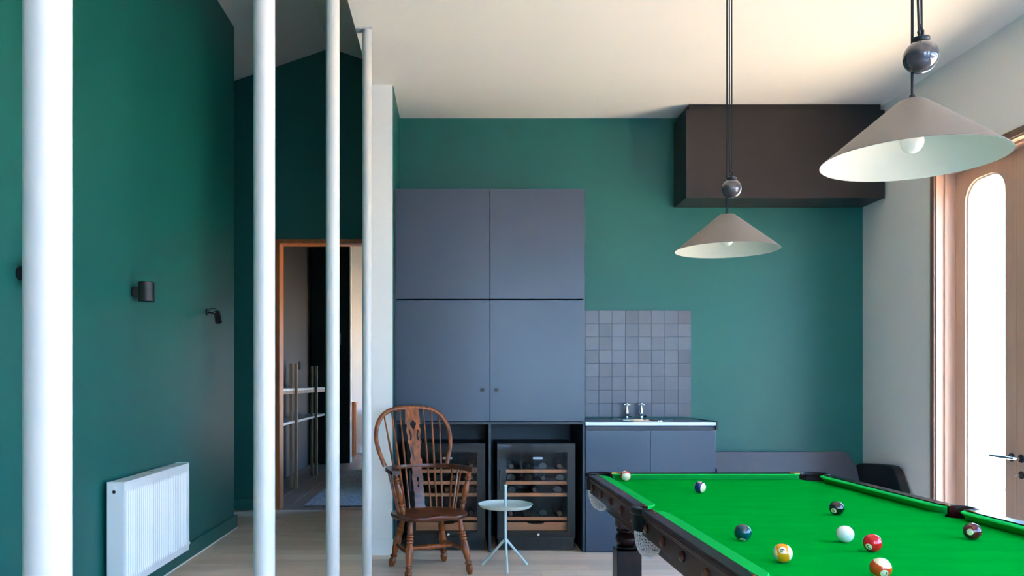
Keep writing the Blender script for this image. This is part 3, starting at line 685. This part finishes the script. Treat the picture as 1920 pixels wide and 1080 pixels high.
for a, b, i_ in RAILS: rail(a, b, i_, [0.06, 0.28, 0.5, 0.72, 0.94] if i_[1] == 0 else [0.08, 0.36, 0.64, 0.92])
# under-frame and legs
for nm, bb in (('frame_board', (0.745, 0.775, 1.86, 3.90)), ('frame_board', (1.745, 1.775, 1.86, 3.90)), ('frame_board', (0.775, 1.745, 1.86, 1.89)), ('frame_board', (0.775, 1.745, 3.87, 3.90))):
    part(nm, MB().box(bb[0], bb[1], bb[2], bb[3], 0.675, 0.79), 'mahogany', pt, bevel=0.002)
part('slate', MB().box(NX0 + 0.03, NX1 - 0.03, NY0 + 0.05, NY1 - 0.05, 0.765, CL - 0.031), 'gap', pt)
for x in (0.805, 1.715):
    for y in (2.05, 3.71):
        lg = part('leg', MB().lathe([(0.530, .036), (.538, .05), (.545, .05), (.550, .040), (.556, .047), (.575, .0535), (.595, .051), (.608, .040), (.613, .048), (.622, .048), (.626, .036), (.632, .036)], (x, y, 0), None, 28), 'mahogany', pt, smooth=True)
        part('leg_block', MB().box(x - .046, x + .046, y - .046, y + .046, .628, .765), 'mahogany', lg, bevel=0.004)
        part('leg_post', MB().box(x - .056, x + .056, y - .056, y + .056, .04, .533), 'mahogany', lg, bevel=0.004)
        part('foot', MB().lathe([(0, .03), (.012, .045), (.03, .045), (.042, .03)], (x, y, 0), None, 20), 'blackmetal', lg, smooth=True)
# pockets
def pocket(cx, cy, outa, half, rad):
    pts = [(cx + rad * math.cos(outa + half * (2 * k / 20 - 1)), cy + rad * math.sin(outa + half * (2 * k / 20 - 1)), RT - 0.009) for k in range(21)]
    p = part('pocket_rim', MB().tube(pts, 0.013, 12), 'leather', pt, smooth=True)
    rows = [[(cx + (rad - 0.004) * math.cos(outa + half * (2 * k / 20 - 1)), cy + (rad - 0.004) * math.sin(outa + half * (2 * k / 20 - 1)), z) for k in range(21)] for z in (RT - 0.008, 0.80, 0.772)]
    rows2 = [[(cx + (rad + 0.006) * math.cos(outa + half * (2 * k / 20 - 1)), cy + (rad + 0.006) * math.sin(outa + half * (2 * k / 20 - 1)), z) for k in range(21)] for z in (0.772, 0.80, RT - 0.008)]
    mb = MB().grid(rows + rows2)
    part('pocket_skirt', mb, 'leather', p, smooth=True)
    for s in (-1, 1):
        a = outa + s * half; e = Vector((cx + rad * math.cos(a), cy + rad * math.sin(a), RT - 0.004))
        if abs(math.sin(2 * outa)) > 0.5:      # corner: one plate lies along x, one along y
            q = [Vector((math.copysign(1, -math.cos(outa)), 0, 0)), Vector((0, math.copysign(1, -math.sin(outa)), 0))]
            dvec = max(q, key=lambda v: v.dot(e - Vector((cx, cy, RT))))
        else: dvec = Vector((0, math.copysign(1, e.y - cy), 0))
        base = e - dvec * 0.008
        part('brass_plate', MB().tube([base, base + dvec * .012, base + dvec * 0.05, base + dvec * 0.062], [.006, .0085, .0065, .004], 12), 'brass', p, smooth=True)
    # net bag
    nm_, nn = 26, 13; rows = []
    for j in range(nn + 1):
        u = j / nn; z = 0.800 - 0.130 * u
        r = (rad - 0.006) * (1.0 if u < .15 else math.sqrt(max(0.0, 1 - ((u - .15) / .86) ** 2.6)) )
        rows.append([(cx + (r + .001) * math.cos(2 * PI * k / nm_ + (0.1 * (j % 2))), cy + (r + .001) * math.sin(2 * PI * k / nm_ + 0.1 * (j % 2)), z) for k in range(nm_)])
    nt = part('pocket_net', MB().grid(rows, closed_u=True), 'net', p)
    w = nt.modifiers.new('strings', 'WIREFRAME'); w.thickness = 0.0042; w.use_even_offset = False; w.use_replace = True
for (cx, cy), a in zip(corners, (225, 315, 45, 135)): pocket(cx, cy, d(a), d(108), 0.066)
pocket(sides[0][0] - 0.004, MY, 0, d(88), 0.055); pocket(sides[1][0] + 0.004, MY, PI, d(88), 0.055)

# ---- pool balls
BR = 0.0255
def ball_mat(name, rgb, stripe, spot):
    m = bpy.data.materials.new(name); m.use_nodes = True; nt = m.node_tree; N = nt.nodes; L = nt.links; b = N['Principled BSDF']
    b.inputs['Roughness'].default_value = 0.08; b.inputs['Coat Weight'].default_value = 0.6; b.inputs['Coat Roughness'].default_value = 0.03
    tc = N.new('ShaderNodeTexCoord'); sx = N.new('ShaderNodeSeparateXYZ'); L.new(tc.outputs['Object'], sx.inputs[0])
    ivory = lin((236, 226, 186)) + (1,); colr = lin(rgb) + (1,)
    mx = N.new('ShaderNodeMix'); mx.data_type = 'RGBA'; mx.inputs['A'].default_value = colr; mx.inputs['B'].default_value = ivory
    if stripe:
        ab = N.new('ShaderNodeMath'); ab.operation = 'ABSOLUTE'; L.new(sx.outputs['Z'], ab.inputs[0])
        gt = N.new('ShaderNodeMath'); gt.operation = 'GREATER_THAN'; gt.inputs[1].default_value = BR * 0.56; L.new(ab.outputs[0], gt.inputs[0])
        L.new(gt.outputs[0], mx.inputs['Factor'])
    else: mx.inputs['Factor'].default_value = 0.0
    out = mx.outputs['Result']
    if spot:
        g2 = N.new('ShaderNodeMath'); g2.operation = 'GREATER_THAN'; g2.inputs[1].default_value = BR * math.cos(math.radians(22))
        a2 = N.new('ShaderNodeMath'); a2.operation = 'ABSOLUTE'; L.new(sx.outputs['X'], a2.inputs[0]); L.new(a2.outputs[0], g2.inputs[0])
        m2 = N.new('ShaderNodeMix'); m2.data_type = 'RGBA'; L.new(out, m2.inputs['A']); m2.inputs['B'].default_value = ivory; L.new(g2.outputs[0], m2.inputs['Factor'])
        out = m2.outputs['Result']
    L.new(out, b.inputs['Base Color']); return m
def ball(px, py, rgb, num, stripe, spot, axis, trot, label):
    """spot/axis: direction in (right, up, towards camera) of the number spot and the stripe's pole"""
    h = (EYE - CL - BR) * F
    Y = h / (py - VPY); X = (px - VPX) * Y / F
    Y = min(Y, NY1 - BR - 0.002); X = (px - VPX) * Y / F
    c = Vector((X, Y, CL + BR))
    n = (Vector((0, 0, EYE)) - c).normalized(); r = Vector((0, 1, 0)).cross(Vector((0, 0, 1))).normalized(); r = (r - n * r.dot(n)).normalized(); u = n.cross(r).normalized()
    def D(v): return (r * v[0] + u * v[1] + n * v[2]).normalized()
    sx_ = D((spot[0], spot[1], math.sqrt(max(0, 1 - spot[0] ** 2 - spot[1] ** 2)) * (spot[2] if len(spot) > 2 else 1)))
    if axis: zx = D(axis); sx_ = (sx_ - zx * sx_.dot(zx)).normalized()
    else:
        zx = (u - sx_ * u.dot(sx_)).normalized()
        zx = Matrix.Rotation(math.radians(trot), 3, sx_) @ zx
    yx = zx.cross(sx_)
    R = Matrix((sx_, yx, zx)).transposed().to_4x4()
    mb = MB(); rows = [[(BR * math.sin(PI * j / 32) * math.cos(2 * PI * k / 48), BR * math.sin(PI * j / 32) * math.sin(2 * PI * k / 48), BR * math.cos(PI * j / 32)) for k in range(48)] for j in range(1, 32)]
    mb.grid(rows, closed_u=True); n0 = len(mb.v); mb.v += [(0, 0, BR), (0, 0, -BR)]
    for k in range(48): mb.f.append((n0, (k + 1) % 48, k)); mb.m.append(0); mb.f.append((n0 + 1, 30 * 48 + k, 30 * 48 + (k + 1) % 48)); mb.m.append(0)
    o = part('pool_ball', mb, ball_mat('ball_' + (num or 'cue'), rgb, stripe, bool(num)), None, local=True, smooth=True, recalc=True)
    tag(o, label, 'pool ball', 'pool balls on the green cloth')
    o.matrix_world = Matrix.Translation(c) @ R
    if num:
        t = text_mesh(num, 0.0165 if len(num) == 1 else 0.0130)
        vv = []
        for p in t.v:
            ang = math.radians(trot) if axis else 0
            a, b_ = p[0] * math.cos(ang) - p[1] * math.sin(ang), p[0] * math.sin(ang) + p[1] * math.cos(ang)
            vv.append(tuple(Vector((BR, a, b_)).normalized() * (BR + 0.00015)))
        t.v = vv
        part('number', t, 'black', o, local=True, recalc=False)
    return o
ball(1172.9, 892.3, (214, 24, 24), '11', True, (-.30, .80), (0.08, -.30, .95), 0, 'red and ivory striped ball at the far corner pocket')
ball(1312.3, 913.3, (18, 36, 104), '10', True, (-.2, .95), (.86, -.22, .45), 0, 'dark blue and ivory striped ball near the far end of the table')
ball(1568.8, 953.0, (10, 10, 11), '8', False, (-.43, -.38), None, 20, 'black number eight ball')
ball(1392.8, 998.5, (2, 70, 72), '6', False, (-.12, -.90), None, 90, 'dark green ball near the left cushion')
ball(1584.5, 1001.4, (228, 232, 226), None, False, (0, 0), None, 0, 'plain white cue ball')
ball(1635.7, 1018, (216, 18, 28), '3', False, (-.42, -.44), None, 200, 'solid red number three ball beside the white ball')
ball(1467.2, 1037.2, (238, 150, 20), '9', True, (.03, .30), (.95, .05, -.05), 195, 'yellow and ivory striped nine ball')
ball(1651.1, 1065.5, (222, 74, 20), '13', True, (.30, -.50), (.42, .82, .38), 0, 'orange and ivory striped ball at the bottom edge')
ball(1823, 996.3, (84, 10, 26), '7', False, (-.25, -.08), None, 75, 'maroon number seven ball near the right cushion')

# ---- pendant lamps
LX = 1.262
def pendant(y, label):
    z0, z1 = 1.913, 2.076; R_, r_ = 0.231, 0.034
    t = thing('pendant_lamp', (LX, y, z0), label, 'pendant lamp', 'rise and fall pendants over the pool table')
    def ring(r, z, n=72): return [(LX + r * math.cos(2 * PI * k / n), y + r * math.sin(2 * PI * k / n), z) for k in range(n)]
    part('shade', MB().grid([ring(R_ + .001, z0 - .001), ring(R_ + .0008, z0 + .0005), ring(r_ + .002, z1 - .002), ring(r_ - .002, z1), ring(.004, z1)], closed_u=True), 'taupe', t, smooth=True, angle=25, recalc=False)
    part('shade_lining', MB().grid([ring(.004, z1 - .003), ring(r_, z1 - .004), ring(R_ - .002, z0), ring(R_ + .0012, z0 - .0015)], closed_u=True), 'shadewhite', t, smooth=True, angle=25, recalc=False)
    part('lamp_holder', MB().lathe([(0, .016), (.03, .018), (.055, .012)], (LX, y, z1 - 0.060), None, 20), 'shadewhite', t, smooth=True)
    part('bulb', MB().lathe([(-.030, .001), (-.028, .010), (-.022, .0195), (-.010, .0275), (.002, .030), (.012, .028), (.028, .021), (.045, .016), (.065, .0145)], (LX, y, z1 - 0.115), None, 28), 'bulb', t, smooth=True)
    part('cord_grip', MB().lathe([(0, .009), (.008, .009), (.016, .006)], (LX, y, z1), None, 14), 'blackmetal', t, smooth=True)
    part('cord', MB().tube([(LX, y, z1), (LX, y, CEIL - 0.02)], 0.0036, 8), 'cord', t, smooth=True)
    bx_, bz = LX + 0.0165, 2.192; by = y - 0.012
    cw = part('counterweight', MB().lathe([(-.0445 * math.cos(PI * k / 20), max(.0005, .0445 * math.sin(PI * k / 20))) for k in range(21)], (bx_, by, bz), None, 36), 'ceramic', t, smooth=True)
    part('cap', MB().lathe([(.040, .022), (.041, .0225), (.0505, .0225), (.0525, .019), (.0525, .001)], (bx_, by, bz), None, 24), 'blackmetal', cw, smooth=True)
    part('pulley', MB().tube([(bx_ - .002, by, bz + .052), (bx_ - .006, by, bz + .068), (bx_ - .001, by, bz + .086), (bx_ + .005, by, bz + .070), (bx_ + .004, by, bz + .052)], 0.0042, 10), 'blackmetal', cw, smooth=True)
    for dx in (-.0075, .0035): part('loop_cord', MB().tube([(bx_ + dx * .7, by, bz + .07), (bx_ + dx, by + .004, bz + .2), (bx_ + dx, by + .008, CEIL - .02)], 0.0030, 8), 'cord', t, smooth=True)
    part('ceiling_rose', MB().lathe([(0, .045), (.012, .05), (.024, .05)], (LX + .008, y, CEIL - 0.025), None, 28), 'taupe', t, smooth=True)
pendant(3.69, 'smaller looking taupe cone pendant lamp, over the far end of the pool table')
pendant(2.20, 'large taupe cone pendant lamp at the upper right, nearest the camera')

# ---- radiator
ra = thing('panel_radiator', (-1.89, 5.02, 0.137), 'white ribbed panel radiator low on the green wall', 'radiator')
RX0, RX1, RY0, RY1, RZ0, RZ1 = -1.935, -1.840, 4.467, 5.572, 0.137, 0.7465
pts = []; nr = 33
ys = [RY0 + 0.004, RY0 + 0.02]
p_ = (RY1 - RY0 - 0.05) / nr
prof = [(RY0 + .003, 0), (RY0 + .022, 0)]
for k in range(nr):
    a = RY0 + 0.025 + k * p_; prof += [(a, 0), (a + p_ * .30, .0), (a + p_ * .45, -.0065), (a + p_ * .85, -.0065)]
prof += [(RY1 - .022, 0), (RY1 - .003, 0)]
rows = []
for z, s in ((RZ0 + .004, 0), (RZ0 + .045, 0), (RZ0 + .065, 1), (RZ1 - .075, 1), (RZ1 - .055, 0), (RZ1 - .006, 0)):
    rows.append([(RX1 + dx * s, yy, z) for yy, dx in prof])
part('front_panel', MB().grid(rows), 'radwhite', ra, smooth=True, angle=30, recalc=False)
part('core', MB().box(RX0 + .012, RX1 - .0085, RY0 + .006, RY1 - .006, RZ0 + .004, RZ1 - .012), 'radwhite', ra)
for y0, y1 in ((RY0, RY0 + .003), (RY1 - .003, RY1)):
    part('side_cover', MB().box(RX0, RX1 + .001, y0, y1, RZ0, RZ1), 'radwhite', ra, bevel=0.001)
gr = part('top_grille', MB().box(RX0, RX1 + .0008, RY0 + .003, RY1 - .003, RZ1 - .010, RZ1 - .003), 'radwhite', ra, bevel=0.001)
part('air_slot', MB().box(-1.905, -1.885, 5.0, 5.03, RZ1 - .003, RZ1 - .001), 'steel', gr)
vv_ = part('bleed_valve', MB().lathe([(0, .017), (1, .017)], (-1.893, RY0, RZ1 - .055), (-1.893, RY0 - .004, RZ1 - .055), 20), 'radwhite', ra, smooth=True)
part('valve_core', MB().lathe([(0, .0105), (1, .0105)], (-1.893, RY0 - .0035, RZ1 - .055), (-1.893, RY0 - .006, RZ1 - .055), 6), 'blackmetal', vv_)
part('drain_cap', MB().lathe([(0, .014), (.7, .014), (1, .010)], (-1.852, RY1, RZ0 + .045), (-1.852, RY1 + .028, RZ0 + .045), 16), 'radwhite', ra, smooth=True)
for yy in (4.75, 5.3): part('wall_bracket', MB().box(XL + .0015, RX0 + .02, yy - .02, yy + .02, RZ0 + .1, RZ1 - .1), 'radwhite', ra)

# ---- wall lights on the left wall
def cyl_light(y, z, label):
    t = thing('wall_light', (XL, y, z), label, 'wall light', 'black lamps on the green wall')
    part('back_plate', MB().lathe([(0, .030), (1, .030)], (XL, y, z), (XL + .010, y, z), 24), 'blackmetal', t, smooth=True)
    part('arm', MB().box(XL + .008, XL + .05, y - .015, y + .015, z - .03, z + .03), 'blackmetal', t, bevel=.002)
    part('cylinder', MB().lathe([(0, .040), (0, .046), (.02, .048), (.98, .048), (1, .046), (1, .040), (.92, .038)], (XL + .085, y, z - .060), (XL + .085, y, z + .060), 32), 'blackmetal', t, smooth=True)
cyl_light(4.90, 1.857, 'black cylinder wall light on the green wall above the radiator')
cyl_light(3.62, 1.795, 'black cylinder wall light almost hidden behind the thickest pole')
t = thing('wall_spotlight', (XL, 6.37, 1.86), 'small black swivel spotlight on the green wall near the hall corner', 'spotlight', 'black lamps on the green wall')
part('back_plate', MB().lathe([(0, .028), (1, .028)], (XL, 6.37, 1.865), (XL + .012, 6.37, 1.865), 20), 'blackmetal', t, smooth=True)
part('arm', MB().tube([(XL + .01, 6.37, 1.862), (XL + .05, 6.37, 1.856), (XL + .078, 6.355, 1.856)], .009, 10), 'blackmetal', t, smooth=True)
part('cable', MB().tube([(XL + .01, 6.37, 1.875), (XL + .035, 6.37, 1.893), (XL + .07, 6.365, 1.893), (XL + .09, 6.36, 1.868)], .003, 8), 'cord', t, smooth=True)
hd = part('lamp_head', MB().lathe([(0, .018), (.05, .026), (.95, .0275), (1, .0275), (1, .024), (.9, .022)], (XL + .083, 6.36, 1.868), (XL + .108, 6.33, 1.780), 24), 'blackmetal', t, smooth=True)
part('pivot_screw', MB().lathe([(0, .006), (1, .005)], (XL + .075, 6.338, 1.856), (XL + .075, 6.328, 1.856), 10), 'steel', hd, smooth=True)

# ---- Windsor armchair
ch = thing('windsor_armchair', (-0.172, 5.552, 0), 'dark chestnut Windsor armchair with hoop back and pierced splat', 'chair', rotz=math.radians(22))
def cpart(name, mb, m, par=None, **kw): return part(name, mb, m, par or ch, local=True, **kw)
# seat: saddled slab
ns, nr_ = 56, 10; SZ = 0.412
def seat_xy(a):
    c, s = math.cos(a), math.sin(a)
    x = 0.262 * math.copysign(abs(c) ** 0.72, c); y = 0.222 * math.copysign(abs(s) ** 0.80, s)
    if s > 0: x *= 1 - 0.22 * s ** 1.5
    return x, y
rows = []
for j in range(1, nr_ + 1):
    f = j / nr_
    row_ = []
    for k in range(ns):
        a = 2 * PI * k / ns; x, y = seat_xy(a); x *= f; y *= f
        dip = -0.016 * math.exp(-((abs(x) - .10) / .075) ** 2) * math.exp(-((y + .02) / .13) ** 2)
        if y < -0.12: dip += 0.004 * math.exp(-(x / .05) ** 2) - 0.006 * math.exp(-((abs(x) - .12) / .06) ** 2)
        row_.append((x, y, SZ + dip - (0.005 if j == nr_ else 0)))
    rows.append(row_)
edge = [(x * 1.012, y * 1.012, z - .012) for x, y, z in rows[-1]]; low = [(x * 0.985, y * .985, SZ - .036) for x, y, z in rows[-1]]; under = [(x * .88, y * .88, SZ - .042) for x, y, z in rows[-1]]
mb = MB().grid(rows + [edge, low, under], closed_u=True); mb.add(rows[0], [tuple(reversed(range(ns)))]); mb.add(under, [tuple(range(ns))])
cpart('seat', mb, 'chairdark', smooth=True, angle=60, recalc=True)
legp = [(0, .0135), (.08, .0155), (.22, .0205), (.255, .017), (.27, .0245), (.295, .0245), (.305, .018), (.32, .0245), (.345, .0245), (.355, .018), (.37, .0245), (.395, .0245), (.41, .019), (.45, .0245), (.55, .0275), (.66, .0235), (.75, .017), (.775, .0165), (.785, .0245), (.81, .0245), (.825, .0155), (.85, .021), (.89, .0262), (.93, .0245), (1, .0135)]
LT = {}
for nm, top, bot in (('fl', (-.175, -.135, .385), (-.222, -.212, 0)), ('fr', (.175, -.135, .385), (.225, -.215, 0)), ('rl', (-.135, .125, .385), (-.205, .212, 0)), ('rr', (.135, .125, .385), (.205, .222, 0))):
    cpart('leg', MB().lathe(legp, top, bot, 18), 'chairwood', smooth=True); LT[nm] = (Vector(top), Vector(bot))
def on(nm, t): a, b = LT[nm]; return a + (b - a) * t
strp = [(0, .008), (.15, .010), (.5, .017), (.85, .010), (1, .008)]
A, B = on('fl', .58), on('rl', .58); cpart('side_stretcher', MB().lathe(strp, A, B, 14), 'chairwood', smooth=True); m1 = (A + B) / 2
A, B = on('fr', .58), on('rr', .58); cpart('side_stretcher', MB().lathe(strp, A, B, 14), 'chairwood', smooth=True); m2 = (A + B) / 2
cpart('cross_stretcher', MB().lathe([(0, .008), (.1, .012), (.5, .020), (.9, .012), (1, .008)], m1, m2, 14), 'chairwood', smooth=True)
# arm bow
AZ = 0.700
bow = []
for k in range(41):
    u = -1 + 2 * k / 40; a = PI / 2 + u * PI * 0.50
    if abs(u) <= 0.62:
        th = u / 0.62 * PI / 2; bow.append((-.262 * math.sin(th) * -1 if False else .262 * math.sin(th), .06 + .215 * math.cos(th), AZ))
    else:
        s = (abs(u) - .62) / .38; bow.append((math.copysign(.262 + .022 * s, u), .06 - .205 * s, AZ))
rows = []
for i, p in enumerate(bow):
    t = (Vector(bow[min(i + 1, 40)]) - Vector(bow[max(i - 1, 0)])).normalized(); n_ = Vector((t.y, -t.x, 0))
    e = min(i, 40 - i); w = .019 if e > 12 else .019 + .013 * (1 - e / 12.0)
    if e == 0: w *= .72
    h = .0145
    P = Vector(p)
    rows.append([tuple(P - n_ * w + Vector((0, 0, -h))), tuple(P + n_ * w + Vector((0, 0, -h))), tuple(P + n_ * w * 1.05), tuple(P + n_ * w + Vector((0, 0, h))), tuple(P - n_ * w + Vector((0, 0, h))), tuple(P - n_ * w * 1.05)])
mb = MB().grid(rows, closed_u=True); mb.add(rows[0], [tuple(range(6))]); mb.add(rows[-1], [tuple(reversed(range(6)))])
cpart('arm_bow', mb, 'chairdark', bevel=0.003, angle=40, smooth=True)
postp = [(0, .011), (.06, .012), (.09, .019), (.13, .019), (.15, .013), (.17, .020), (.22, .020), (.24, .012), (.32, .017), (.45, .0235), (.58, .020), (.68, .013), (.71, .012), (.73, .021), (.78, .021), (.80, .014), (.87, .0185), (.94, .015), (1, .011)]
for s in (-1, 1): cpart('arm_post', MB().lathe(postp, (s * .268, -.095, AZ - .012), (s * .212, -.085, SZ - .004), 18), 'chairwood', smooth=True)
# hoop
def lean(z): return 0.175 + (z - SZ) * 0.275
hp = []
ctrl = [(.236, .705), (.256, .76), (.276, .83), (.285, .89), (.281, .95), (.262, 1.01), (.226, 1.062), (.172, 1.097), (.10, 1.114), (0, 1.119)]
full = [(-x, z) for x, z in ctrl] + [(x, z) for x, z in reversed(ctrl[:-1])]
# smooth by Catmull-Rom
def cat(P, n=5):
    out = []
    for i in range(len(P) - 1):
        p0, p1, p2, p3 = P[max(i - 1, 0)], P[i], P[i + 1], P[min(i + 2, len(P) - 1)]
        for k in range(n):
            t = k / n
            out.append(tuple(0.5 * ((2 * b) + (-a + c) * t + (2 * a - 5 * b + 4 * c - d_) * t * t + (-a + 3 * b - 3 * c + d_) * t ** 3) for a, b, c, d_ in zip(p0, p1, p2, p3)))
    out.append(P[-1]); return out
hp = [(x, lean(z), z) for x, z in cat(full)]
rows = []
for i, p in enumerate(hp):
    t = (Vector(hp[min(i + 1, len(hp) - 1)]) - Vector(hp[max(i - 1, 0)])).normalized(); fw = Vector((0, 1, -0.275)).normalized(); fw = (fw - t * fw.dot(t)).normalized(); ot = t.cross(fw)
    P = Vector(p); rows.append([tuple(P + ot * (.0165 * math.cos(a)) + fw * (.0115 * math.sin(a))) for a in [2 * PI * k / 12 for k in range(12)]])
mb = MB().grid(rows, closed_u=True); mb.add(rows[0], [tuple(range(12))]); mb.add(rows[-1], [tuple(reversed(range(12)))])
cpart('hoop', mb, 'chairwood', smooth=True)
def hoop_z(x):
    best = 1.1
    for p, q in zip(hp, hp[1:]):
        if p[2] > .93 and (p[0] - x) * (q[0] - x) <= 0: best = (p[2] + q[2]) / 2
    return best
spp = [(0, .0055), (.3, .0075), (.6, .0078), (1, .0050)]
for s in (-1, 1):
    for xb, xt in ((.080, .092), (.118, .155), (.152, .215)):
        zt = hoop_z(s * xt); ybot = 0.165 if xb < .1 else (.150 if xb < .13 else .128)
        cpart('spindle', MB().lathe(spp, (s * xb, ybot, SZ - .008), (s * xt, lean(zt) - .002, zt), 10), 'chairwood', smooth=True)
    for yb_, yt in ((.085, .16), (.055, .10), (.022, .045)):
        cpart('short_spindle', MB().lathe([(0, .0095), (.12, .0062), (.5, .0075), (1, .0058)], (s * (.205 - max(0, yb_ - .05) * .4), yb_, SZ - .006), (s * (.262 - (.022 if yt > .12 else 0)), yt, AZ - .01), 10), 'chairwood', smooth=True)
# pierced splat (two panels above and below the arm bow)
k_ = 0.000844
def mir(half): return [(w / 2 * k_, z) for w, z in half] + [(-w / 2 * k_, z) for w, z in reversed(half)]
z_top, z_arm = 1.112, 0.712
def zz_(v): return z_arm + (630 - v) / (630 - 90) * (z_top - z_arm)
up = mir([(cw_, zz_(v)) for cw_, v in [(104, 632), (104, 585), (92, 568), (80, 555), (88, 500), (104, 455), (98, 440), (122, 425), (124, 412), (108, 392), (112, 360), (128, 325), (130, 298), (112, 268), (112, 252), (138, 240), (130, 160), (118, 84)]])
def hole(pts): return [(x * k_, zz_(v)) for x, v in pts]
h1 = hole([(0, 202), (10, 210), (10, 218), (26, 228), (29, 245), (16, 275), (0, 302), (-16, 275), (-29, 245), (-26, 228), (-10, 218), (-10, 210)])
h2 = hole([(30, 292), (44, 300), (46, 318), (36, 338), (34, 358), (42, 385), (40, 402), (28, 392), (20, 366), (22, 340), (32, 318)])
h3 = [(-x, z) for x, z in reversed(h2)]
def put_splat(mb):
    mb.v = [(x, lean(z) - 0.004 + t, z) for x, z, t in mb.v]; return mb
cpart('splat', put_splat(curve_plate([up, h1, h2, h3], 0.010)), 'chairwood')
z_b = SZ - 0.008
def zl(v): return z_b + (975 - v) / (975 - 680) * (AZ - .006 - z_b)
lo = mir([(96, zl(978)), (96, zl(960)), (78, zl(945)), (90, zl(905)), (78, zl(870)), (92, zl(840)), (84, zl(815)), (100, zl(770)), (98, zl(745)), (80, zl(715)), (88, zl(680))])
kh = [(x * k_, zl(v)) for x, v in [(0, 752), (9, 757), (12, 770), (7, 785), (9, 820), (0, 826), (-9, 820), (-7, 785), (-12, 770), (-9, 757)]]
cpart('lower_splat', put_splat(curve_plate([lo, kh], 0.010)), 'chairdark')

# ---- pale side table
stx, sty = 0.366, 5.607
st = thing('side_table', (stx, sty, 0), 'pale mint metal side table with round tray and upright handle', 'side table')
part('tray', MB().lathe([(.428, .001), (.428, .166), (.434, .176), (.452, .1905), (.4535, .192), (.4545, .1905), (.4375, .175), (.432, .165), (.432, .001)], (stx, sty, 0), None, 64, cap=False), 'mint', st, smooth=True, angle=50)
part('stem', MB().lathe([(.185, .0095), (.570, .0085)], (stx, sty, 0), None, 18), 'mint', st, smooth=True)
part('knob', MB().lathe([(.564, .0085), (.572, .0125), (.580, .0125), (.588, .006), (.590, .001)], (stx, sty, 0), None, 18), 'mint', st, smooth=True)
for a in (-90, 30, 150):
    a = math.radians(a); part('leg', MB().tube([(stx, sty, .208), (stx + .185 * math.cos(a), sty + .185 * math.sin(a), 0.007)], .0088, 14), 'mint', st, smooth=True)
